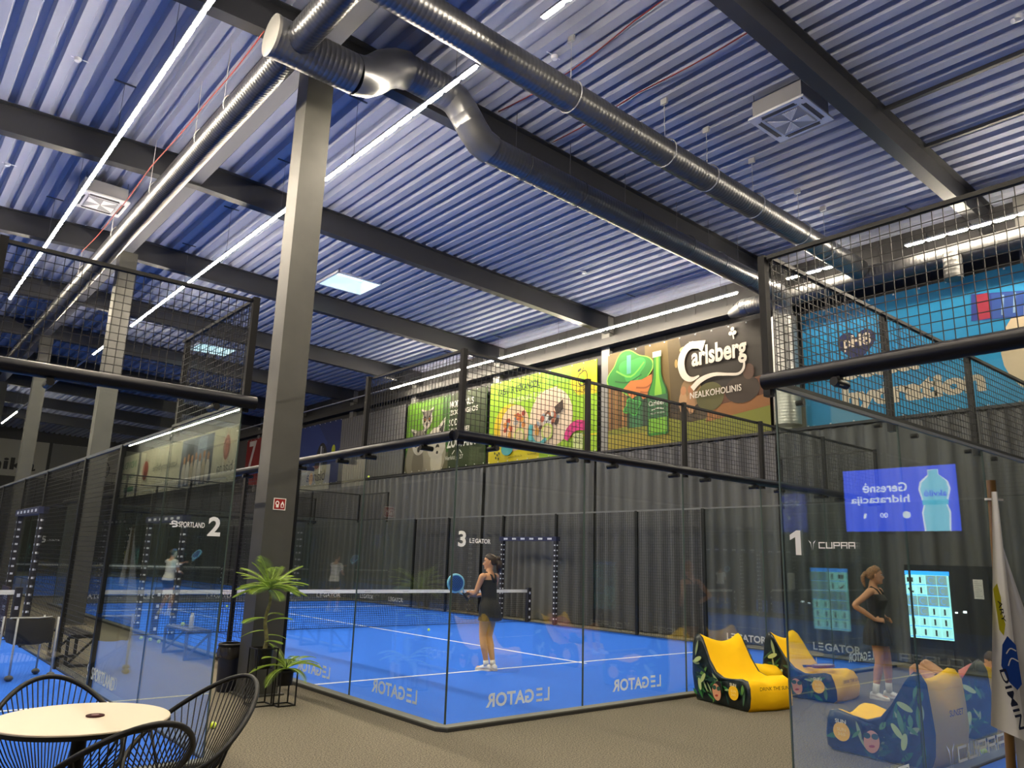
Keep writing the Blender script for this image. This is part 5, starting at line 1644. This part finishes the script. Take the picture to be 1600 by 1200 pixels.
def cord_chair():
    E = empty('cord_chair', '', 'chair', (0, 0, 0), 0, 'black cord lounge chairs at the round table')
    def rim(q):              # q = 0 front, pi = back top
        c, s = math.cos(q), math.sin(q)
        w = .375 + .02 * c
        t = (1 - c) / 2      # 0 front .. 1 back
        return Vector((w * s * (1 - .10 * t ** 3), .34 - .78 * t + .05 * math.sin(PI * t), .37 + .50 * t ** 1.35 + .0 * s))
    def hub(q):
        c, s = math.cos(q), math.sin(q)
        t = (1 - c) / 2
        return Vector((.13 * s, .12 - .25 * t, .255 + .05 * t))
    m = MB(); m.tube([rim(q) for q in np.linspace(0, 2 * PI, 60, endpoint=False)], .016, 10, closed=True); m.build('rim', M_BLACK, E, smooth=True)
    m = MB(); m.tube([hub(q) for q in np.linspace(0, 2 * PI, 30, endpoint=False)], .011, 8, closed=True); m.build('seat_ring', M_BLACK, E, smooth=True)
    m = MB()
    N = 62
    for i in range(N):
        q = 2 * PI * i / N
        a, b = rim(q), hub(q)
        mid = (a + b) * .5 + Vector((0, 0, -.025))
        m.tube([a, mid, b], .0042, 5, caps=False)
        o = (b - Vector((0, -.005, .28))).normalized() * .0
    for i in range(26):
        q = 2 * PI * i / 26
        m.tube([hub(q), hub(q + PI) * .5 + hub(q) * .5 + Vector((0, 0, -.01))], .0042, 5, caps=False)
    m.build('cords', M_CORD, E, smooth=True)
    for (x, y) in ((-.25, .26), (.25, .26), (-.24, -.24), (.24, -.24)):
        m = MB()
        k = Vector((x * .48, y * .42 - .005, .265))
        m.tube([k, Vector((x * .8, y * .8, .15)), Vector((x, y, .008))], .010, 8)
        m.tube([Vector((x, y, 0)), Vector((x, y, .02))], .015, 8)
        m.build('leg', M_BLACK, E, smooth=True, auto=50)
    for sx in (-1, 1):
        m = MB()
        m.tube([rim(PI * .5 * 1.0) if sx > 0 else rim(-PI * .5), Vector((sx * .2, .0, .2)), Vector((sx * .24, -.24, .03))], .009, 8)
        m.build('brace', M_BLACK, E, smooth=True)
    return E
ch = cord_chair()
ch.location = (1.16, 5.58, 0); ch.rotation_euler = (0, 0, face_dir(.0, -1)); ch['label'] = 'black cord lounge chair on the far side of the round table'
c2 = copy_tree(ch, (1.86, 5.30, 0), face_dir(-.93, -.36)); c2['label'] = 'black cord lounge chair to the right of the round table, in front of the bin'
c3 = copy_tree(ch, (1.26, 4.62, 0), face_dir(-.12, 1)); c3['label'] = 'black cord lounge chair in front of the round table, at the bottom edge'

# ================================================================== plants, bin, sign
def palm(E, base, h, crown_n, L, up_bias, seed, trunk_r=.022, leafw=.55, droop=1.0, mid=()):
    r = np.random.RandomState(seed)
    if trunk_r:
        m = MB()
        n = 14
        m.tube([(base[0] + .02 * math.sin(i * .7), base[1], base[2] + h * i / n) for i in range(n + 1)], [trunk_r * (1 + .12 * (i % 2)) * (1 - .35 * i / n) for i in range(n + 1)], 9)
        m.build('trunk', M_TRUNK, E, smooth=True)
    fr = []
    for k in range(crown_n):
        az = 2 * PI * k / crown_n + r.uniform(-.25, .25)
        fr.append((h * r.uniform(.93, 1.0), az, L * r.uniform(.8, 1.1), up_bias + r.uniform(-.55, .55)))
    for z, az, l, e in list(mid):
        fr.append((h * z, az, l, e))
    for z, az, l, e in fr:
        m = MB()
        p = Vector((base[0], base[1], base[2] + z))
        d = Vector((math.cos(az) * math.cos(e), math.sin(az) * math.cos(e), math.sin(e)))
        pts = [p]
        N = 18
        for i in range(N):
            d = (d + Vector((0, 0, -.06 * droop))).normalized()
            pts.append(pts[-1] + d * l / N)
        m.tube(pts, [.006 * (1 - .8 * i / N) + .001 for i in range(N + 1)], 5)
        for i in range(2, N + 1):
            a = pts[i]
            t = (pts[i] - pts[i - 1]).normalized()
            s = t.cross(Vector((0, 0, 1))).normalized()
            nn = s.cross(t)
            for sub in (0,):
                a2 = a - t * (l / N * sub)
                ll = l * leafw * .62 * math.sin(PI * min(1, (i - 1 - sub) / N * .8 + .22))
                for sg in (-1, 1):
                    dd = (t * 1.15 + s * sg * .75 + nn * .12 + Vector((0, 0, -.18))).normalized()
                    tip = a2 + dd * ll + Vector((0, 0, -.10 * ll))
                    wv = t * .0036
                    md = a2 + dd * ll * .5
                    m.add([a2 - wv * .5, a2 + wv * .5, md + wv + nn * .002, tip, md - wv + nn * .002], [(0, 1, 2, 3, 4)])
        m.build('frond', M_LEAF, E)
def planter(label, x, y, w, zpot, hpot, rp):
    E = empty('potted_palm', label, 'potted plant', (x, y, 0))
    f = MB()
    t = .014
    zt = zpot + hpot + .01
    for sx in (-1, 1):
        for sy in (-1, 1):
            f.box((sx * w / 2 - t / 2, sy * w / 2 - t / 2, 0), (sx * w / 2 + t / 2, sy * w / 2 + t / 2, zt))
    for z in (t / 2, zt - t / 2):
        for s in (-1, 1):
            f.box((-w / 2, s * w / 2 - t / 2, z - t / 2), (w / 2, s * w / 2 + t / 2, z + t / 2))
            f.box((s * w / 2 - t / 2, -w / 2, z - t / 2), (s * w / 2 + t / 2, w / 2, z + t / 2))
    f.box((-w / 2, -t / 2, zpot - .01), (w / 2, t / 2, zpot))
    f.build('stand', M_BLACK, E)
    p = MB(); p.lathe([(0, zpot), (rp * .86, zpot), (rp * .92, zpot + .01), (rp, zpot + hpot), (rp * .94, zpot + hpot), (rp * .92, zpot + hpot - .03), (0, zpot + hpot - .03)], seg=24)
    p.build('pot', M_BLACK, E, smooth=True, auto=35)
    s = MB(); s.lathe([(0, zpot + hpot - .028), (rp * .91, zpot + hpot - .028), (0, zpot + hpot - .02)], seg=20); s.build('soil', mat('soil', (.02, .014, .01), .95), E)
    return E
pl = planter('tall potted palm in a black stand against the big steel column', 3.90, 8.98, .24, .40, .22, .105)
palm(pl, (0, 0, .58), .74, 40, .44, .62, 3, .024, .70, .70, mid=((.45, -.5, .30, .5), (.50, 3.5, .36, .3), (.25, -.2, .26, .2), (.32, 2.6, .3, .1), (.15, -1.0, .24, .35), (.55, .6, .30, .35)))
pl = planter('low potted palm in a black stand right of the tall one', 4.13, 8.84, .20, .22, .15, .09)
palm(pl, (0, 0, .34), .06, 16, .42, .75, 8, .0, .5, 1.15)

E_ = empty('waste_bin', 'black waste bin with a liner bag behind the steel column', 'bin', (3.93, 10.05, 0))
m = MB(); m.lathe([(0, .0), (.12, 0), (.135, .02), (.145, .46), (.0, .46)], seg=26); m.build('body', mat('bin navy', (.010, .013, .03), .4), E_, smooth=True, auto=40)
m = MB(); rg = []
for z, r_ in ((.40, .152), (.43, .160), (.47, .162), (.50, .158), (.53, .150), (.545, .146)):
    rg.append([((r_ + .008 * math.sin(9 * q + z * 30)) * math.cos(q), (r_ + .008 * math.sin(9 * q + z * 30)) * math.sin(q), z + .012 * math.sin(4 * q)) for q in np.linspace(0, 2 * PI, 40, endpoint=False)])
m.rings(rg, None, False, False); m.build('liner_bag', mat('liner bag', (.03, .026, .024), .22), E_, smooth=True)
m = MB(); m.lathe([(.15, .535), (.158, .54), (.16, .565), (.15, .575), (.12, .575), (.12, .56), (.14, .555), (.14, .535)], seg=28); m.build('rim', M_BLACK, E_, smooth=True, auto=40)

E_ = empty('fire_sign', 'small red and white fire alarm sign on the big steel column', 'sign', (4.06, 9.497, 2.24))
m = MB(); m.box((0, -.004, 0), (.165, 0, .15)); p = m.build('plate', mat('sign white', (.72, .68, .62), .5), E_)
a = Art((0, -.004, 0), (1, 0, 0), (0, 0, 1), (0, -1, 0), .0006)
a.rect(.010, .010, .145, .13, '#8c1410', 'symbol'); a.ell(.05, .085, .026, .030, '#f0e8e0', 'symbol'); a.ell(.05, .085, .014, .017, '#8c1410', 'symbol'); a.rect(.035, .03, .035, .04, '#f0e8e0', 'symbol'); a.poly([(.10, .03), (.135, .03), (.14, .07), (.118, .115), (.095, .07)], '#f0e8e0', 'symbol'); a.poly([(.108, .035), (.128, .035), (.13, .06), (.118, .085), (.106, .06)], '#8c1410', 'symbol')
a.build(p)

# ================================================================== flags
def flag_pole(label, x, y, h, tilt, cloth_pts, m, prints=None, r=.016):
    E = empty('flag', label, 'flag', (x, y, 0))
    mb = MB(); mb.tube([(0, 0, .02), (tilt[0], tilt[1], h)], r, 12); mb.build('pole', mat('brown wood pole', (.12, .065, .02), .35), E, smooth=True, auto=40)
    mb = MB(); mb.tube([(tilt[0] * .93, tilt[1] * .93, h - .075), (tilt[0] * .935, tilt[1] * .935, h - .068)], r * 1.5, 10); mb.bar((tilt[0] * .93, tilt[1] * .93 - .0, h - .07), (tilt[0] * .93 + .025, tilt[1] * .93 - .03, h - .072), .008); mb.build('clip', M_HOUS, E)
    mb = MB(); mb.lathe([(0, 0), (.16, 0), (.16, .02), (.05, .04), (.025, .10), (0, .10)], seg=22); mb.build('base', M_BLACK, E, smooth=True, auto=40)
    return E
def hang(E, h0, h1, spread0, spread1, folds, depth, m, off=(0, 0), slant=(0, 0), seed=0, u=(0.766, -0.643)):
    """hanging folded cloth; u is the horizontal direction the cloth spreads along"""
    U = Vector((u[0], u[1], 0)).normalized(); V = Vector((-U.y, U.x, 0))
    n, k = 60, 22
    vs, fs = [], []
    for j in range(k + 1):
        t = j / k
        z = h0 + (h1 - h0) * t
        s = spread0 + (spread1 - spread0) * (t ** 1.2)
        for i in range(n + 1):
            q = i / n
            d = depth * (.15 + .85 * t) * math.sin(q * folds * 2 * PI + .8 * t + seed) + .3 * depth * math.sin(q * folds * 5 + seed)
            zz = z + slant[0] * q * t + slant[1] * math.sin(q * PI) * t
            p = Vector((off[0], off[1], zz)) + U * (s * (q - .0)) + V * d
            vs.append(p)
    for j in range(k):
        for i in range(n):
            a = j * (n + 1) + i
            fs.append((a, a + 1, a + n + 2, a + n + 1))
    mb = MB(); mb.add(vs, fs)
    o = mb.build('cloth', m, E, smooth=True)
    return o
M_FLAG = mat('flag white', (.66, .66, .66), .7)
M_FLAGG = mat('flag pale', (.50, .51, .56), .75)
f1 = flag_pole('white flag with a blue shape and dark lettering hanging folded on a brown pole', 3.215, 1.10, 2.055, (.024, -.062), None, None, .013)
U = Vector((.766, -.643, 0)); N = Vector((-.643, -.766, 0))
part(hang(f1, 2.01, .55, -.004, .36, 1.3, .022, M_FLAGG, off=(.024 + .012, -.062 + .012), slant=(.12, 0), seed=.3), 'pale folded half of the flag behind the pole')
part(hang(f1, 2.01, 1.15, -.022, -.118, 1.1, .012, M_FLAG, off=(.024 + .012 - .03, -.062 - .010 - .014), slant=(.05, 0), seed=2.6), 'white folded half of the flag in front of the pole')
a = Art(Vector((.026, -.062, 0)) + N * .047, U, (0, 0, 1), N, .001)
a.poly([(-.067, 1.66), (-.050, 1.68), (-.042, 1.63), (-.044, 1.58), (-.036, 1.54), (-.046, 1.50), (-.060, 1.52), (-.062, 1.58)], '#a8a41c', 'print'); a.txt('ARY', -.056, 1.62, .014, '#2a2a20', w=.075, bold=.01, rot=-1.45, g='print')
a.poly([(-.056, 1.47), (-.035, 1.50), (-.008, 1.47), (-.002, 1.34), (-.02, 1.32), (-.050, 1.35), (-.068, 1.40)], '#123a8c', 'print'); a.stroke([(-.046, 1.44), (-.03, 1.458), (-.010, 1.45)], .004, '#c8ccd4', 'print'); a.stroke([(-.044, 1.40), (-.03, 1.425), (-.006, 1.415)], .004, '#c8ccd4', 'print')
a.txt('DIMIN', -.078, 1.385, .024, '#1c2440', w=.20, bold=.01, rot=-1.33, g='print')
a.build(f1)
a = Art(Vector((.036, -.05, 0)) + N * .030, U, (0, 0, 1), N, .001)
a.txt('K', .10, 1.22, .045, '#2c3448', w=.04, bold=.01, rot=-.9, g='print'); a.txt('D', .145, 1.17, .05, '#2c3448', w=.05, bold=.01, rot=-.9, g='print')
a.build(f1)

# ================================================================== ball cart, benches, balls
E_ = empty('ball_cart', 'black fabric ball cart on grey legs with wheels on the blue court', 'ball cart', (2.03, 12.15, .024), .25)
m = MB(); rg = []
for z, k in ((.43, .80), (.44, .92), (.50, 1.0), (.60, 1.03), (.72, 1.04), (.74, 1.02)):
    rg.append([(.25 * k * math.copysign(abs(math.cos(q)) ** .5, math.cos(q)), .20 * k * math.copysign(abs(math.sin(q)) ** .5, math.sin(q)), z + .01 * math.sin(5 * q)) for q in np.linspace(0, 2 * PI, 32, endpoint=False)])
rg += [[(p[0] * .93, p[1] * .93, p[2] - .005) for p in rg[-1]], [(p[0] * .88, p[1] * .88, .50) for p in rg[-1]]]
m.rings(rg); m.build('basket', mat('black canvas', (.014, .014, .016), .8), E_, smooth=True, auto=60)
for sx in (-1, 1):
    for sy in (-1, 1):
        m = MB(); m.tube([(sx * .25, sy * .20, .76), (sx * .25, sy * .20, .42), (sx * .25, sy * .21, .05)], .013, 8); l = m.build('leg', M_HOUS, E_, smooth=True)
        m = MB(); m.sphere((sx * .25, sy * .21, .035), (.05, .05, .037), None, 14, 8); m.build('wheel', mat('grey wheel', (.07, .07, .07), .5), l, smooth=True)
m = MB(); m.tube([(-.26, 0, .75), (0, -.215, .76), (.26, 0, .75)], .010, 8); m.build('handle', M_HOUS, E_, smooth=True)

def bench(label, x, y, rz, L, m=M_FRAME, d=.36):
    E = empty('bench', label, 'bench', (x, y, 0), rz, 'benches in the corridor')
    s = MB()
    for k in range(4):
        s.box((-L / 2, -d / 2 + k * d / 4 + .008, .43), (L / 2, -d / 2 + (k + 1) * d / 4 - .008, .455))
    s.build('seat', m, E)
    for sx in (-1, 1):
        f = MB(); x0 = sx * (L / 2 - .05)
        f.bar((x0, -d / 2, .42), (x0, d / 2, .42), .04); f.bar((x0, -d / 2, .42), (x0, -d / 2, 0), .04); f.bar((x0, d / 2, .42), (x0, d / 2, 0), .04); f.bar((x0, -d / 2, .02), (x0, d / 2, .02), .04); f.bar((x0, -d / 2, .40), (x0, d / 2, .03), .03)
        f.build('leg', m, E)
    return E
bench('black bench in the corridor behind the ball cart', 2.86, 13.6, PI / 2, 1.3)
bench('grey bench in the corridor with bottle and balls, seen through the glass', 4.55, 13.6, PI / 2, 1.2, mat('grey bench', (.09, .09, .09), .5))
m = MB(); m.lathe([(0, 0), (.038, 0), (.038, .17), (.030, .20), (.024, .205), (.024, .235), (0, .235)], (4.55, 13.45, .456), 16)
tag(m.build('bottle', mat('bottle white', (.62, .62, .60), .35), smooth=True, auto=40), 'white water bottle standing on the grey corridor bench', 'bottle')
def ball(x, y, z, label, r=.033):
    E = empty('tennis_ball', label, 'ball', (x, y, z), 0, 'tennis balls')
    m = MB(); m.sphere((0, 0, 0), r, None, 14, 10); m.build('felt', M_BALL, E, smooth=True)
    m = MB(); pts = []
    for q in np.linspace(0, 2 * PI, 30, endpoint=False):
        v = Vector((math.cos(q) + .35 * math.cos(3 * q), math.sin(q) - .35 * math.sin(3 * q), .9 * math.sin(2 * q))).normalized() * (r + .0004)
        pts.append(v)
    m.tube(pts, .0022, 4, closed=True); m.build('seam', M_WHITE, E)
    return E
ball(4.52, 13.78, .49, 'tennis ball lying on the grey corridor bench beside the white bottle')
ball(12.0, 21.08, 4.09, 'tennis ball flying high in front of the dark wall panel')
ball(10.69, 15.48, .057, 'tennis ball on the blue court short of the net, left of the standing person')
ball(9.2, 24.2, .057, 'tennis ball on the far half of the blue court beyond the net')
ball(6.9, 23.5, .057, 'tennis ball on the far half of the blue court near the column')
ball(12.3, 7.6, .057, 'tennis ball on the blue court behind the second lounger')
ball(13.0, 7.3, .057, 'tennis ball on the blue court beyond the hand on hip person')
ball(12.1, 6.2, .033, 'tennis ball on the carpet left of the hand on hip person')
ball(11.35, 4.95, .033, 'tennis ball on the carpet at the feet of the hand on hip person')
ball(8.75, 3.12, .033, 'tennis ball on the carpet beside the lounger nearest the flags')
ball(3.05, 8.05, .033, 'tennis ball on the carpet behind the right cord chair')
for i, (x, y) in enumerate(((4.60, 16.3), (4.68, 16.0), (4.72, 15.6))):
    ball(x, y, .033, ['tennis ball on the carpet by the kerb, farthest of three', 'tennis ball on the carpet by the kerb, middle one of three', 'tennis ball on the carpet by the kerb, nearest of three'][i])
